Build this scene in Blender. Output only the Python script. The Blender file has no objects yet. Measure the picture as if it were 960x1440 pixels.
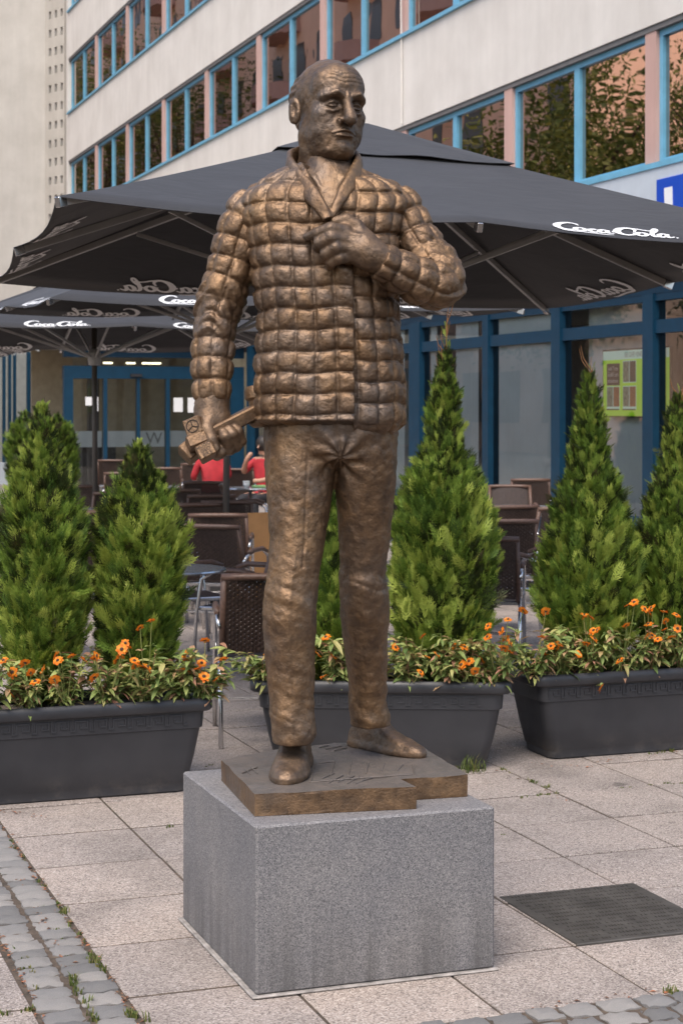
import bpy, bmesh, math, random
import numpy as np
from mathutils import Vector, Matrix

# ------------------------------------------------------------------ camera, sky, sun, exposure
SC = bpy.context.scene
COL = SC.collection
TH = math.atan2(895, 2480)              # the plaza grid is turned 19.8 degrees from the view
CT, ST = math.cos(TH), math.sin(TH)
EYE, FPX, CXP, HYP = 1.72, 2480.0, 480.0, 576.0
cd = bpy.data.cameras.new('camera'); cam = bpy.data.objects.new('camera', cd); COL.objects.link(cam)
cam.location = (0, 0, EYE); cam.rotation_euler = (math.radians(90), 0, -TH)
cd.sensor_fit = 'HORIZONTAL'; cd.sensor_width = 24.0; cd.lens = 62.0
cd.shift_y = -0.15; cd.clip_end = 600
cd.dof.use_dof = True; cd.dof.focus_distance = 5.75; cd.dof.aperture_fstop = 9.0
SC.camera = cam

SUN_EL, SUN_AZ = math.radians(58), math.radians(232)     # azimuth of where the light comes from, 0 = +X, ccw
w = bpy.data.worlds.new('World'); SC.world = w; w.use_nodes = True
nt = w.node_tree; nt.nodes.clear()
sky = nt.nodes.new('ShaderNodeTexSky'); sky.sky_type = 'NISHITA'; sky.sun_disc = False
sky.sun_elevation = SUN_EL; sky.sun_rotation = math.radians(90) - SUN_AZ
sky.air_density = 1.0; sky.dust_density = 3.5; sky.ozone_density = 1.0
bg = nt.nodes.new('ShaderNodeBackground'); bg.inputs['Strength'].default_value = 0.14
wo = nt.nodes.new('ShaderNodeOutputWorld')
nt.links.new(sky.outputs[0], bg.inputs[0]); nt.links.new(bg.outputs[0], wo.inputs[0])
sl = bpy.data.lights.new('sun', 'SUN'); sl.energy = 1.5; sl.angle = math.radians(42); sl.color = (1.0, 0.94, 0.86)
so = bpy.data.objects.new('sun', sl); COL.objects.link(so)
_d = Vector((math.cos(SUN_EL)*math.cos(SUN_AZ), math.cos(SUN_EL)*math.sin(SUN_AZ), math.sin(SUN_EL)))
so.rotation_euler = _d.to_track_quat('Z', 'Y').to_euler(); so.location = (0, 0, 40)
SC.view_settings.view_transform = 'Standard'; SC.view_settings.look = 'None'
SC.view_settings.gamma = 1.0; SC.view_settings.exposure = 0.95
SC.render.engine = 'CYCLES'
SC.cycles.max_bounces = 8; SC.cycles.diffuse_bounces = 3; SC.cycles.glossy_bounces = 4
SC.cycles.transparent_max_bounces = 12; SC.cycles.transmission_bounces = 6
SC.cycles.caustics_reflective = False; SC.cycles.caustics_refractive = False
SC.cycles.use_denoising = True
RNG = np.random.default_rng(7)
random.seed(7)

# ------------------------------------------------------------------ positions
def to_site(X, Y, z=0.0):               # camera-aligned metres -> plaza metres
    return Vector((X*CT + Y*ST, -X*ST + Y*CT, z))
def ground(x, y, z=0.0):                # a point of height z seen at (x, y) of the 960x1440 photograph
    Y = FPX*(EYE - z)/(y - HYP); return to_site((x - CXP)*Y/FPX, Y, z)
def at_depth(x, y, Y):
    return to_site((x - CXP)*Y/FPX, Y, EYE + (HYP - y)*Y/FPX)
FU = 10.75                              # the long facade stands on the plane u = FU
def facade_v(x):
    k = CT*(x - CXP)/FPX + ST; Y = FU/k; return -(x - CXP)*Y/FPX*ST + Y*CT

# ------------------------------------------------------------------ scene helpers
def tag(o, label=None, cat=None, group=None, kind=None):
    if label: o['label'] = label
    if cat: o['category'] = cat
    if group: o['group'] = group
    if kind: o['kind'] = kind
    return o
def empty(name, loc=(0, 0, 0), rz=0.0, parent=None):
    o = bpy.data.objects.new(name, None); COL.objects.link(o); o.empty_display_size = 0.1
    o.location = loc; o.rotation_euler = (0, 0, rz)
    if parent: o.parent = parent
    return o
def link(name, me, mat=None, parent=None, loc=(0, 0, 0), rot=(0, 0, 0)):
    o = bpy.data.objects.new(name, me); COL.objects.link(o)
    if mat is not None and len(me.materials) == 0:
        for m in (mat if isinstance(mat, (list, tuple)) else [mat]): me.materials.append(m)
    if parent: o.parent = parent
    o.location = loc; o.rotation_euler = rot
    return o
def mesh_of(name, V, Fc, smooth=False):
    me = bpy.data.meshes.new(name)
    V = np.asarray(V, dtype=np.float32).reshape(-1, 3)
    if isinstance(Fc, np.ndarray):
        k = Fc.shape[1]; n = Fc.shape[0]
        me.vertices.add(len(V)); me.vertices.foreach_set('co', V.ravel())
        me.loops.add(n*k); me.loops.foreach_set('vertex_index', Fc.astype(np.int32).ravel())
        me.polygons.add(n)
        me.polygons.foreach_set('loop_start', np.arange(0, n*k, k, dtype=np.int32))
        me.polygons.foreach_set('loop_total', np.full(n, k, dtype=np.int32))
        me.update(calc_edges=True); me.validate()
    else:
        me.from_pydata([tuple(map(float, v)) for v in V], [], [tuple(int(i) for i in f) for f in Fc]); me.update()
    if smooth: me.polygons.foreach_set('use_smooth', np.ones(len(me.polygons), dtype=bool))
    return me
class MB:
    """collects boxes, tubes, lathes ... into one mesh"""
    def __init__(s): s.V = []; s.F = []
    def add(s, V, Fc):
        b = len(s.V); s.V += [tuple(v) for v in V]; s.F += [tuple(i + b for i in f) for f in Fc]; return s
    def box(s, a, b, M=None, bev=0.0):
        (x0, y0, z0), (x1, y1, z1) = a, b
        if bev > 0:
            bm = bmesh.new(); bmesh.ops.create_cube(bm, size=1.0)
            for v in bm.verts: v.co = Vector(((x0+x1)/2+v.co.x*(x1-x0), (y0+y1)/2+v.co.y*(y1-y0), (z0+z1)/2+v.co.z*(z1-z0)))
            bmesh.ops.bevel(bm, geom=bm.edges[:], offset=bev, segments=1, affect='EDGES', profile=0.5)
            bm.verts.ensure_lookup_table()
            V = [v.co.copy() for v in bm.verts]; Fc = [[v.index for v in f.verts] for f in bm.faces]; bm.free()
        else:
            V = [Vector(p) for p in ((x0,y0,z0),(x1,y0,z0),(x1,y1,z0),(x0,y1,z0),(x0,y0,z1),(x1,y0,z1),(x1,y1,z1),(x0,y1,z1))]
            Fc = [(3,2,1,0),(4,5,6,7),(0,1,5,4),(1,2,6,5),(2,3,7,6),(3,0,4,7)]
        if M is not None: V = [M @ v for v in V]
        return s.add(V, Fc)
    def tube(s, pts, r, n=8, cap=True, closed=False, flat=1.0):
        pts = [Vector(p) for p in pts]; m = len(pts)
        rr = r if isinstance(r, (list, tuple)) else [r]*m
        rings = []; up = None
        for i, p in enumerate(pts):
            if closed: t = pts[(i+1) % m] - pts[i-1]
            else: t = pts[min(i+1, m-1)] - pts[max(i-1, 0)]
            t.normalize()
            if up is None:
                up = Vector((0, 0, 1)) if abs(t.z) < .9 else Vector((1, 0, 0))
            a = (up - t*up.dot(t)); a.normalize(); b = t.cross(a); up = a
            rings.append([p + a*math.cos(2*math.pi*k/n)*rr[i] + b*math.sin(2*math.pi*k/n)*rr[i]*flat for k in range(n)])
        V = [v for r_ in rings for v in r_]; Fc = []
        for i in range(m if closed else m-1):
            j = (i+1) % m
            for k in range(n): Fc.append((i*n+k, i*n+(k+1) % n, j*n+(k+1) % n, j*n+k))
        if cap and not closed: Fc += [tuple(range(n-1, -1, -1)), tuple((m-1)*n+k for k in range(n))]
        return s.add(V, Fc)
    def lathe(s, prof, c=(0, 0, 0), n=24):
        c = Vector(c); V = []; Fc = []
        for r, z in prof: V += [c + Vector((r*math.cos(2*math.pi*k/n), r*math.sin(2*math.pi*k/n), z)) for k in range(n)]
        for i in range(len(prof)-1):
            for k in range(n): Fc.append((i*n+k, i*n+(k+1) % n, (i+1)*n+(k+1) % n, (i+1)*n+k))
        Fc += [tuple(range(n-1, -1, -1)), tuple((len(prof)-1)*n+k for k in range(n))]
        return s.add(V, Fc)
    def prism(s, poly, z0, z1):
        n = len(poly)
        V = [(x, y, z0) for x, y in poly] + [(x, y, z1) for x, y in poly]
        Fc = [tuple(range(n-1, -1, -1)), tuple(range(n, 2*n))] + [(i, (i+1) % n, n+(i+1) % n, n+i) for i in range(n)]
        return s.add(V, Fc)
    def mesh(s, name, smooth=False): return mesh_of(name, s.V, s.F, smooth)
    def build(s, name, mat, parent=None, loc=(0, 0, 0), rot=(0, 0, 0), smooth=False):
        return link(name, s.mesh(name, smooth), mat, parent, loc, rot)
def copy_tree(o, parent=None):
    c = o.copy(); COL.objects.link(c); c.parent = parent
    for ch in list(o.children): copy_tree(ch, c)
    return c
def autosmooth(me, deg=40):
    bm = bmesh.new(); bm.from_mesh(me); lim = math.radians(deg)
    for f in bm.faces: f.smooth = True
    for e in bm.edges:
        if len(e.link_faces) == 2 and e.calc_face_angle(0) > lim: e.smooth = False
    bm.to_mesh(me); bm.free(); return me
def catmull(P, n):
    P = np.asarray(P, float); m = len(P); t = np.linspace(0, m-1, n); i = np.clip(t.astype(int), 0, m-2); f = (t-i)[:, None]
    p0 = P[np.maximum(i-1, 0)]; p1 = P[i]; p2 = P[i+1]; p3 = P[np.minimum(i+2, m-1)]
    return .5*((2*p1)+(-p0+p2)*f+(2*p0-5*p1+4*p2-p3)*f**2+(-p0+3*p1-3*p2+p3)*f**3)
def hash3(ix, iy, iz, seed=0):
    h = (ix.astype(np.int64)*374761393 + iy.astype(np.int64)*668265263 + iz.astype(np.int64)*2147483647 + seed*1274126177) & 0xffffffff
    h = ((h ^ (h >> 13))*1274126177) & 0xffffffff
    h = ((h ^ (h >> 16))*2246822519) & 0xffffffff
    return ((h ^ (h >> 15)) & 0xffff)/65535.0
def vnoise(P, freq, seed=0):            # value noise in -1..1
    Q = np.asarray(P, float)*freq; I = np.floor(Q).astype(np.int64); f = Q-I; f = f*f*(3-2*f); r = 0
    for a in (0, 1):
        for b in (0, 1):
            for c in (0, 1):
                wgt = (f[..., 0] if a else 1-f[..., 0])*(f[..., 1] if b else 1-f[..., 1])*(f[..., 2] if c else 1-f[..., 2])
                r = r + wgt*hash3(I[..., 0]+a, I[..., 1]+b, I[..., 2]+c, seed)
    return r*2-1
def fbm(P, freq, oct=3, seed=0):
    r = 0; a = 1.0
    for o in range(oct): r = r + a*vnoise(P, freq*2**o, seed+o); a *= .5
    return r

# ------------------------------------------------------------------ materials
def new_mat(name):
    m = bpy.data.materials.new(name); m.use_nodes = True
    n = m.node_tree.nodes; return m, n, m.node_tree.links, n['Principled BSDF']
def rgba(c): return (c[0], c[1], c[2], 1.0)
def noise_node(n, l, scale, detail=4, rough=.55, obj=True, vec=None, dist=0.0):
    t = n.new('ShaderNodeTexNoise'); t.inputs['Scale'].default_value = scale
    t.inputs['Detail'].default_value = detail; t.inputs['Roughness'].default_value = rough; t.inputs['Distortion'].default_value = dist
    if vec is None:
        c = n.get('TC') or n.new('ShaderNodeTexCoord'); c.name = 'TC'; vec = c.outputs['Object']
    l.new(vec, t.inputs['Vector']); return t
def ramp(n, l, src, stops):
    r = n.new('ShaderNodeValToRGB'); cr = r.color_ramp
    while len(cr.elements) < len(stops): cr.elements.new(.5)
    for e, (p, c) in zip(cr.elements, stops): e.position = p; e.color = rgba(c) if len(c) == 3 else c
    l.new(src, r.inputs[0]); return r
def mixc(n, l, fac, a, b, mode='MIX'):
    m = n.new('ShaderNodeMix'); m.data_type = 'RGBA'; m.blend_type = mode
    for sock, v in ((m.inputs[0], fac), (m.inputs[6], a), (m.inputs[7], b)):
        if hasattr(v, 'is_linked'): l.new(v, sock)
        elif isinstance(v, (int, float)): sock.default_value = v
        else: sock.default_value = rgba(v)
    return m.outputs[2]
def bump(n, l, b, h, strength=.3, dist=.01):
    k = n.new('ShaderNodeBump'); k.inputs['Strength'].default_value = strength; k.inputs['Distance'].default_value = dist
    l.new(h, k.inputs['Height']); l.new(k.outputs[0], b.inputs['Normal']); return k
def plain(name, col, rough=.5, metal=0.0, var=.12, scale=6.0, bmp=.0, bscale=60., spec=.5):
    m, n, l, b = new_mat(name)
    t = noise_node(n, l, scale, 5)
    lo = tuple(max(0, c*(1-var)) for c in col); hi = tuple(min(1, c*(1+var)) for c in col)
    r = ramp(n, l, t.outputs['Fac'], [(.3, lo), (.7, hi)])
    l.new(r.outputs[0], b.inputs['Base Color'])
    b.inputs['Roughness'].default_value = rough; b.inputs['Metallic'].default_value = metal
    b.inputs['Specular IOR Level'].default_value = spec
    if bmp > 0:
        t2 = noise_node(n, l, bscale, 4); bump(n, l, b, t2.outputs['Fac'], bmp, .004)
    return m
MAT = {}
def mat_bronze(grey_mix=0.0, nm='bronze'):
    m, n, l, b = new_mat(nm)
    a = noise_node(n, l, 5.0, 6, .6); c = noise_node(n, l, 26.0, 5, .6); d = noise_node(n, l, 140.0, 4, .6)
    base = ramp(n, l, a.outputs['Fac'], [(.30, (.085, .050, .029)), (.46, (.150, .088, .047)), (.58, (.215, .126, .062)), (.72, (.30, .182, .088))])
    grey = ramp(n, l, c.outputs['Fac'], [(.36, (.085, .062, .046)), (.64, (.245, .150, .082))])
    col = mixc(n, l, .45, base.outputs[0], grey.outputs[0])
    g2 = ramp(n, l, noise_node(n, l, 3.1, 4, .5, dist=.6).outputs['Fac'], [(.52, (0, 0, 0)), (.68, (1, 1, 1))])
    f2 = n.new('ShaderNodeMath'); f2.operation = 'MULTIPLY'; f2.inputs[1].default_value = .42
    l.new(g2.outputs[0], f2.inputs[0])
    col = mixc(n, l, f2.outputs[0], col, (.15, .135, .125))
    sp = ramp(n, l, d.outputs['Fac'], [(.32, (.40, .40, .40)), (.44, (1, 1, 1))])
    col = mixc(n, l, .6, col, sp.outputs[0], 'MULTIPLY')
    if grey_mix: col = mixc(n, l, grey_mix, col, (.150, .140, .132) if grey_mix > .5 else (.105, .090, .078))
    l.new(col, b.inputs['Base Color'])
    b.inputs['Metallic'].default_value = .62 if grey_mix < .5 else .35
    rr = ramp(n, l, c.outputs['Fac'], [(.3, (.36,)*3), (.7, (.56,)*3)])
    l.new(rr.outputs[0], b.inputs['Roughness'])
    s = n.new('ShaderNodeMath'); s.operation = 'ADD'; l.new(c.outputs['Fac'], s.inputs[0])
    h = n.new('ShaderNodeMath'); h.operation = 'MULTIPLY'; h.inputs[1].default_value = .5; l.new(d.outputs['Fac'], h.inputs[0]); l.new(h.outputs[0], s.inputs[1])
    bump(n, l, b, s.outputs[0], .62, .006)
    return m
def mat_granite():
    m, n, l, b = new_mat('grey_granite')
    v = n.new('ShaderNodeTexVoronoi'); v.inputs['Scale'].default_value = 340
    c = n.get('TC') or n.new('ShaderNodeTexCoord'); c.name = 'TC'; l.new(c.outputs['Object'], v.inputs['Vector'])
    sep = n.new('ShaderNodeSeparateColor'); l.new(v.outputs['Color'], sep.inputs[0])
    r = ramp(n, l, sep.outputs[0], [(.0, (.07, .068, .07)), (.16, (.125, .121, .123)), (.45, (.170, .163, .162)), (.8, (.225, .213, .208)), (1., (.30, .285, .275))])
    big = noise_node(n, l, 3.5, 5)
    r2 = ramp(n, l, big.outputs['Fac'], [(.3, (.82, .83, .86)), (.7, (1.08, 1.06, 1.04))])
    col = mixc(n, l, 1.0, r.outputs[0], r2.outputs[0], 'MULTIPLY')
    # rain streaks and damp foot: stains with a shape of their own
    mp = n.new('ShaderNodeMapping'); mp.inputs['Scale'].default_value = (16, 16, .8); l.new(c.outputs['Object'], mp.inputs['Vector'])
    st = noise_node(n, l, 1.0, 4, .6, vec=mp.outputs[0])
    sx = n.new('ShaderNodeSeparateXYZ'); l.new(c.outputs['Object'], sx.inputs[0])
    mr = n.new('ShaderNodeMapRange'); mr.inputs[1].default_value = .30; mr.inputs[2].default_value = .0; l.new(sx.outputs[2], mr.inputs[0])
    mu = n.new('ShaderNodeMath'); mu.operation = 'MULTIPLY'; l.new(mr.outputs[0], mu.inputs[0])
    rs = ramp(n, l, st.outputs['Fac'], [(.36, (.08,)*3), (.62, (.75,)*3)]); l.new(rs.outputs[0], mu.inputs[1])
    col = mixc(n, l, mu.outputs[0], col, (.062, .058, .055))
    l.new(col, b.inputs['Base Color']); b.inputs['Roughness'].default_value = .62
    bump(n, l, b, sep.outputs[0], .12, .002)
    return m
def mat_slab():
    m, n, l, b = new_mat('washed_concrete')
    c = n.new('ShaderNodeTexCoord'); c.name = 'TC'
    g = n.new('ShaderNodeNewGeometry')
    v = n.new('ShaderNodeTexVoronoi'); v.inputs['Scale'].default_value = 210; l.new(g.outputs['Position'], v.inputs['Vector'])
    sep = n.new('ShaderNodeSeparateColor'); l.new(v.outputs['Color'], sep.inputs[0])
    r = ramp(n, l, sep.outputs[0], [(.0, (.10, .082, .072)), (.14, (.215, .18, .16)), (.4, (.29, .245, .215)), (.75, (.36, .31, .275)), (1., (.48, .43, .39))])
    big = noise_node(n, l, 2.2, 6, .6, vec=g.outputs['Position'])
    r2 = ramp(n, l, big.outputs['Fac'], [(.32, (.70, .70, .70)), (.5, (.95, .95, .95)), (.7, (1.1, 1.08, 1.06))])
    col = mixc(n, l, 1.0, r.outputs[0], r2.outputs[0], 'MULTIPLY')
    oi = n.new('ShaderNodeObjectInfo')
    r3 = ramp(n, l, oi.outputs['Random'], [(0, (.86, .86, .87)), (1, (1.05, 1.03, 1.01))])
    col = mixc(n, l, 1.0, col, r3.outputs[0], 'MULTIPLY')
    sp = noise_node(n, l, 5.5, 2, .4, vec=g.outputs['Position'])
    rs = ramp(n, l, sp.outputs['Fac'], [(.24, (.42, .42, .42)), (.30, (1, 1, 1))])
    col = mixc(n, l, .8, col, rs.outputs[0], 'MULTIPLY')
    l.new(col, b.inputs['Base Color']); b.inputs['Roughness'].default_value = .8
    bump(n, l, b, v.outputs['Distance'], .35, .004)
    return m
def mat_cobble():
    m, n, l, b = new_mat('granite_sett')
    oi = n.new('ShaderNodeObjectInfo')
    r3 = ramp(n, l, oi.outputs['Random'], [(0, (.17, .166, .162)), (.5, (.245, .236, .227)), (1, (.32, .30, .28))])
    t = noise_node(n, l, 160, 3, .6); r = ramp(n, l, t.outputs['Fac'], [(.3, (.6,)*3), (.7, (1.25,)*3)])
    col = mixc(n, l, 1.0, r3.outputs[0], r.outputs[0], 'MULTIPLY')
    l.new(col, b.inputs['Base Color']); b.inputs['Roughness'].default_value = .9; b.inputs['Specular IOR Level'].default_value = .25
    t2 = noise_node(n, l, 55, 6, .65); bump(n, l, b, t2.outputs['Fac'], .7, .008)
    return m
def mat_soil():
    m, n, l, b = new_mat('joint_soil')
    t = noise_node(n, l, 18, 6, .65)
    r = ramp(n, l, t.outputs['Fac'], [(.3, (.035, .028, .02)), (.55, (.085, .062, .045)), (.75, (.16, .12, .085))])
    l.new(r.outputs[0], b.inputs['Base Color']); b.inputs['Roughness'].default_value = .95
    bump(n, l, b, t.outputs['Fac'], .8, .02); return m
def mat_leafy(name, stops, trans=.25, rough=.55, by='island'):
    m, n, l, b = new_mat(name)
    g = n.new('ShaderNodeNewGeometry')
    if by == 'spray':
        at = n.new('ShaderNodeAttribute'); at.attribute_name = 'shade'
        k = n.new('ShaderNodeMath'); k.operation = 'MULTIPLY_ADD'; k.inputs[1].default_value = .3; l.new(g.outputs['Random Per Island'], k.inputs[0])
        k2 = n.new('ShaderNodeMath'); k2.operation = 'MULTIPLY'; k2.inputs[1].default_value = .7; l.new(at.outputs['Fac'], k2.inputs[0]); l.new(k2.outputs[0], k.inputs[2]); src = k.outputs[0]
    else: src = g.outputs['Random Per Island']
    r = ramp(n, l, src, stops)
    l.new(r.outputs[0], b.inputs['Base Color']); b.inputs['Roughness'].default_value = rough
    b.inputs['Specular IOR Level'].default_value = .3
    if trans:
        tr = n.new('ShaderNodeBsdfTranslucent'); l.new(r.outputs[0], tr.inputs[0])
        mx = n.new('ShaderNodeMixShader'); mx.inputs[0].default_value = trans
        l.new(b.outputs[0], mx.inputs[1]); l.new(tr.outputs[0], mx.inputs[2])
        l.new(mx.outputs[0], n['Material Output'].inputs[0])
    return m
def mat_glass(name, refl, tint, rcol, dark, wob=.02, wscale=(1, 1, 1)):
    """float glass: mirror part (refl at normal incidence, rising at grazing) over a see-through tinted body"""
    m, n, l, b = new_mat(name); n.remove(b)
    fr = n.new('ShaderNodeFresnel'); fr.inputs[0].default_value = 1.5
    ad = n.new('ShaderNodeMath'); ad.operation = 'MULTIPLY_ADD'; ad.inputs[1].default_value = 1.0-refl; ad.inputs[2].default_value = refl; l.new(fr.outputs[0], ad.inputs[0])
    gl = n.new('ShaderNodeBsdfGlossy'); gl.inputs['Color'].default_value = rgba(rcol); gl.inputs['Roughness'].default_value = .01
    tp = n.new('ShaderNodeBsdfTransparent'); tp.inputs[0].default_value = rgba(tint)
    mx = n.new('ShaderNodeMixShader'); l.new(ad.outputs[0], mx.inputs[0]); l.new(tp.outputs[0], mx.inputs[1]); l.new(gl.outputs[0], mx.inputs[2])
    if wob > 0:
        c = n.new('ShaderNodeNewGeometry'); mp = n.new('ShaderNodeMapping'); mp.inputs['Scale'].default_value = wscale
        l.new(c.outputs['Position'], mp.inputs['Vector'])
        t = noise_node(n, l, 1.0, 2, .4, vec=mp.outputs[0])
        k = n.new('ShaderNodeBump'); k.inputs['Strength'].default_value = 1.0; k.inputs['Distance'].default_value = wob
        l.new(t.outputs['Fac'], k.inputs['Height']); l.new(k.outputs[0], gl.inputs['Normal'])
    l.new(mx.outputs[0], n['Material Output'].inputs[0]); return m
def mat_plaster(name, col, streak=.25):
    m, n, l, b = new_mat(name)
    c = n.new('ShaderNodeTexCoord'); c.name = 'TC'
    mp = n.new('ShaderNodeMapping'); mp.inputs['Scale'].default_value = (3.5, 3.5, .35); l.new(c.outputs['Object'], mp.inputs['Vector'])
    t = noise_node(n, l, 1.0, 5, .6, vec=mp.outputs[0])
    r = ramp(n, l, t.outputs['Fac'], [(.35, tuple(x*(1-streak) for x in col)), (.6, col), (.8, tuple(min(1, x*1.06) for x in col))])
    t2 = noise_node(n, l, .9, 5, .6)
    r2 = ramp(n, l, t2.outputs['Fac'], [(.3, (.88, .87, .86)), (.7, (1.04, 1.04, 1.04))])
    l.new(mixc(n, l, 1.0, r.outputs[0], r2.outputs[0], 'MULTIPLY'), b.inputs['Base Color']); b.inputs['Roughness'].default_value = .85
    t3 = noise_node(n, l, 45, 4); bump(n, l, b, t3.outputs['Fac'], .15, .01)
    return m
def mat_canopy():
    m, n, l, b = new_mat('canopy_fabric')
    t = noise_node(n, l, 3.0, 5)
    r = ramp(n, l, t.outputs['Fac'], [(.3, (.020, .0205, .024)), (.7, (.027, .0275, .032))])
    l.new(r.outputs[0], b.inputs['Base Color']); b.inputs['Roughness'].default_value = .72
    b.inputs['Specular IOR Level'].default_value = .45; b.inputs['Sheen Weight'].default_value = .12; b.inputs['Sheen Roughness'].default_value = .4
    c = n['TC']; mp = n.new('ShaderNodeMapping'); mp.inputs['Scale'].default_value = (1.5, 1.5, 6); l.new(c.outputs['Object'], mp.inputs['Vector'])
    t2 = noise_node(n, l, 2.2, 4, .55, vec=mp.outputs[0], dist=.4); bump(n, l, b, t2.outputs['Fac'], .35, .02)
    return m
MAT['bronze'] = mat_bronze(); MAT['bronze_head'] = mat_bronze(.20, 'bronze_weathered'); MAT['bronze_top'] = mat_bronze(.75, 'bronze_grey_patina'); MAT['granite'] = mat_granite(); MAT['slab'] = mat_slab(); MAT['cobble'] = mat_cobble(); MAT['soil'] = mat_soil()
MAT['mortar'] = plain('mortar', (.27, .245, .225), .9, 0, .4, 30, .6, 80)
def mat_planter():
    m, n, l, b = new_mat('anthracite_plastic')
    t = noise_node(n, l, 3.0, 6, .6); r = ramp(n, l, t.outputs['Fac'], [(.35, (.024, .0245, .028)), (.65, (.036, .036, .040))])
    c = n['TC']; mp = n.new('ShaderNodeMapping'); mp.inputs['Scale'].default_value = (30, 30, 1.6); mp.inputs['Rotation'].default_value = (.2, .5, 0); l.new(c.outputs['Object'], mp.inputs['Vector'])
    s = noise_node(n, l, 1.0, 6, .7, vec=mp.outputs[0]); rs = ramp(n, l, s.outputs['Fac'], [(.66, (0, 0, 0)), (.74, (.35,)*3)])
    col = mixc(n, l, rs.outputs[0], r.outputs[0], (.13, .125, .12))
    d = noise_node(n, l, 9.0, 6, .7); rd = ramp(n, l, d.outputs['Fac'], [(.50, (0, 0, 0)), (.75, (.5,)*3)])
    sx = n.new('ShaderNodeSeparateXYZ'); l.new(c.outputs['Object'], sx.inputs[0]); mr = n.new('ShaderNodeMapRange'); mr.inputs[1].default_value = .12; mr.inputs[2].default_value = .0; l.new(sx.outputs[2], mr.inputs[0])
    mu = n.new('ShaderNodeMath'); mu.operation = 'MULTIPLY'; l.new(mr.outputs[0], mu.inputs[0]); l.new(rd.outputs[0], mu.inputs[1])
    col = mixc(n, l, mu.outputs[0], col, (.16, .135, .11)); l.new(col, b.inputs['Base Color'])
    rr = ramp(n, l, d.outputs['Fac'], [(.3, (.34,)*3), (.7, (.5,)*3)]); l.new(rr.outputs[0], b.inputs['Roughness'])
    bump(n, l, b, noise_node(n, l, 260, 3).outputs['Fac'], .1, .003); return m
MAT['planter'] = mat_planter()
_unused = plain('anthracite_plastic', (.028, .029, .034), .40, 0, .2, 4, .10, 300, .5)
MAT['thuja'] = mat_leafy('thuja_leaf', [(0, (.030, .064, .013)), (.35, (.095, .165, .026)), (.7, (.19, .28, .042)), (1, (.31, .40, .07))], .22, by='spray')
MAT['thuja_tip'] = mat_leafy('thuja_young_leaf', [(0, (.16, .235, .038)), (.5, (.30, .375, .065)), (1, (.46, .51, .11))], .25, by='spray')
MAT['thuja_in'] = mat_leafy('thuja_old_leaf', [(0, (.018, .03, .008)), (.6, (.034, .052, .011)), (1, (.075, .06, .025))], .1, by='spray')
MAT['leaf'] = mat_leafy('zinnia_leaf', [(0, (.11, .17, .05)), (.4, (.26, .33, .10)), (.68, (.43, .45, .16)), (.82, (.42, .36, .15)), (.92, (.46, .27, .16)), (1, (.40, .19, .13))], .3)
MAT['petal'] = mat_leafy('zinnia_petal', [(0, (.72, .17, .015)), (.6, (.80, .25, .02)), (1, (.83, .33, .03))], .3)
MAT['floret'] = plain('flower_centre', (.045, .018, .010), .8, 0, .4, 200)
MAT['floret2'] = plain('flower_ring', (.48, .22, .02), .8, 0, .3, 200)
MAT['grass'] = mat_leafy('weed_blade', [(0, (.05, .08, .018)), (.6, (.11, .14, .03)), (1, (.24, .20, .08))], .25)
MAT['bark'] = plain('bark', (.085, .055, .035), .9, 0, .35, 30, .5, 60)
MAT['canopy'] = mat_canopy()
MAT['print'] = plain('white_print', (.72, .73, .74), .6, 0, .05)
MAT['print_in'] = plain('print_seen_through', (.92, .92, .93), .7, 0, .03, 30)  # whiter than the outer print, standing in for light through the fabric
MAT['alu_dark'] = plain('grey_aluminium', (.46, .465, .47), .45, .2, .1)
MAT['alu'] = plain('brushed_aluminium', (.62, .62, .63), .24, 1., .06)
MAT['pole'] = plain('pole_brown_grey', (.10, .088, .078), .5, .2, .15)
MAT['rattan'] = plain('rattan_weave', (.045, .028, .022), .45, 0, .35, 40, .4, 220)
MAT['rattan_l'] = plain('rattan_wrap', (.11, .062, .044), .42, 0, .3, 60, .4, 260)
MAT['tabletop'] = plain('table_laminate', (.20, .21, .22), .22, .2, .1)
MAT['plaster'] = mat_plaster('cream_render', (.70, .66, .605), .05)
MAT['tower'] = mat_plaster('tower_render', (.50, .475, .43), .06)
MAT['soffit'] = plain('soffit', (.42, .40, .36), .8)
MAT['reveal'] = plain('grey_reveal', (.16, .15, .145), .8)
MAT['pink'] = mat_plaster('pink_render', (.56, .36, .31), .08)
MAT['lblue'] = plain('light_blue_frame', (.155, .40, .56), .35, 0, .10)
MAT['dblue'] = plain('petrol_blue_frame', (.004, .034, .068), .42, 0, .12, spec=.3)
MAT['fascia'] = plain('fascia_panel', (.50, .55, .60), .5, 0, .04)
MAT['signblue'] = plain('sign_blue', (.006, .065, .46), .35, 0, .03)
MAT['white'] = plain('white', (.78, .78, .78), .5, 0, .03)
MAT['glass_up'] = mat_glass('window_glass', .55, (.45, .38, .34), (.92, .76, .68), 0, .0035, (.8, .8, .6))
MAT['glass_gr'] = mat_glass('shop_glass', .025, (.86, .89, .88), (.9, .95, .95), 0, .004, (.6, .6, .5))
MAT['dark_in'] = plain('room_dark', (.055, .045, .038), .9)
MAT['room'] = plain('room_wall', (.26, .26, .25), .9)
MAT['blind'] = plain('pale_blind', (.72, .75, .74), .9, 0, .06, 2)
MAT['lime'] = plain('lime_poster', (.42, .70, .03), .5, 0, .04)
_n = MAT['lime'].node_tree.nodes['Principled BSDF']; _n.inputs['Emission Color'].default_value = (.30, .58, .02, 1); _n.inputs['Emission Strength'].default_value = .16  # faint glow added to brighten the poster behind the glass
MAT['poster_head'] = plain('poster_head', (.55, .74, .66), .5, 0, .04)
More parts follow.
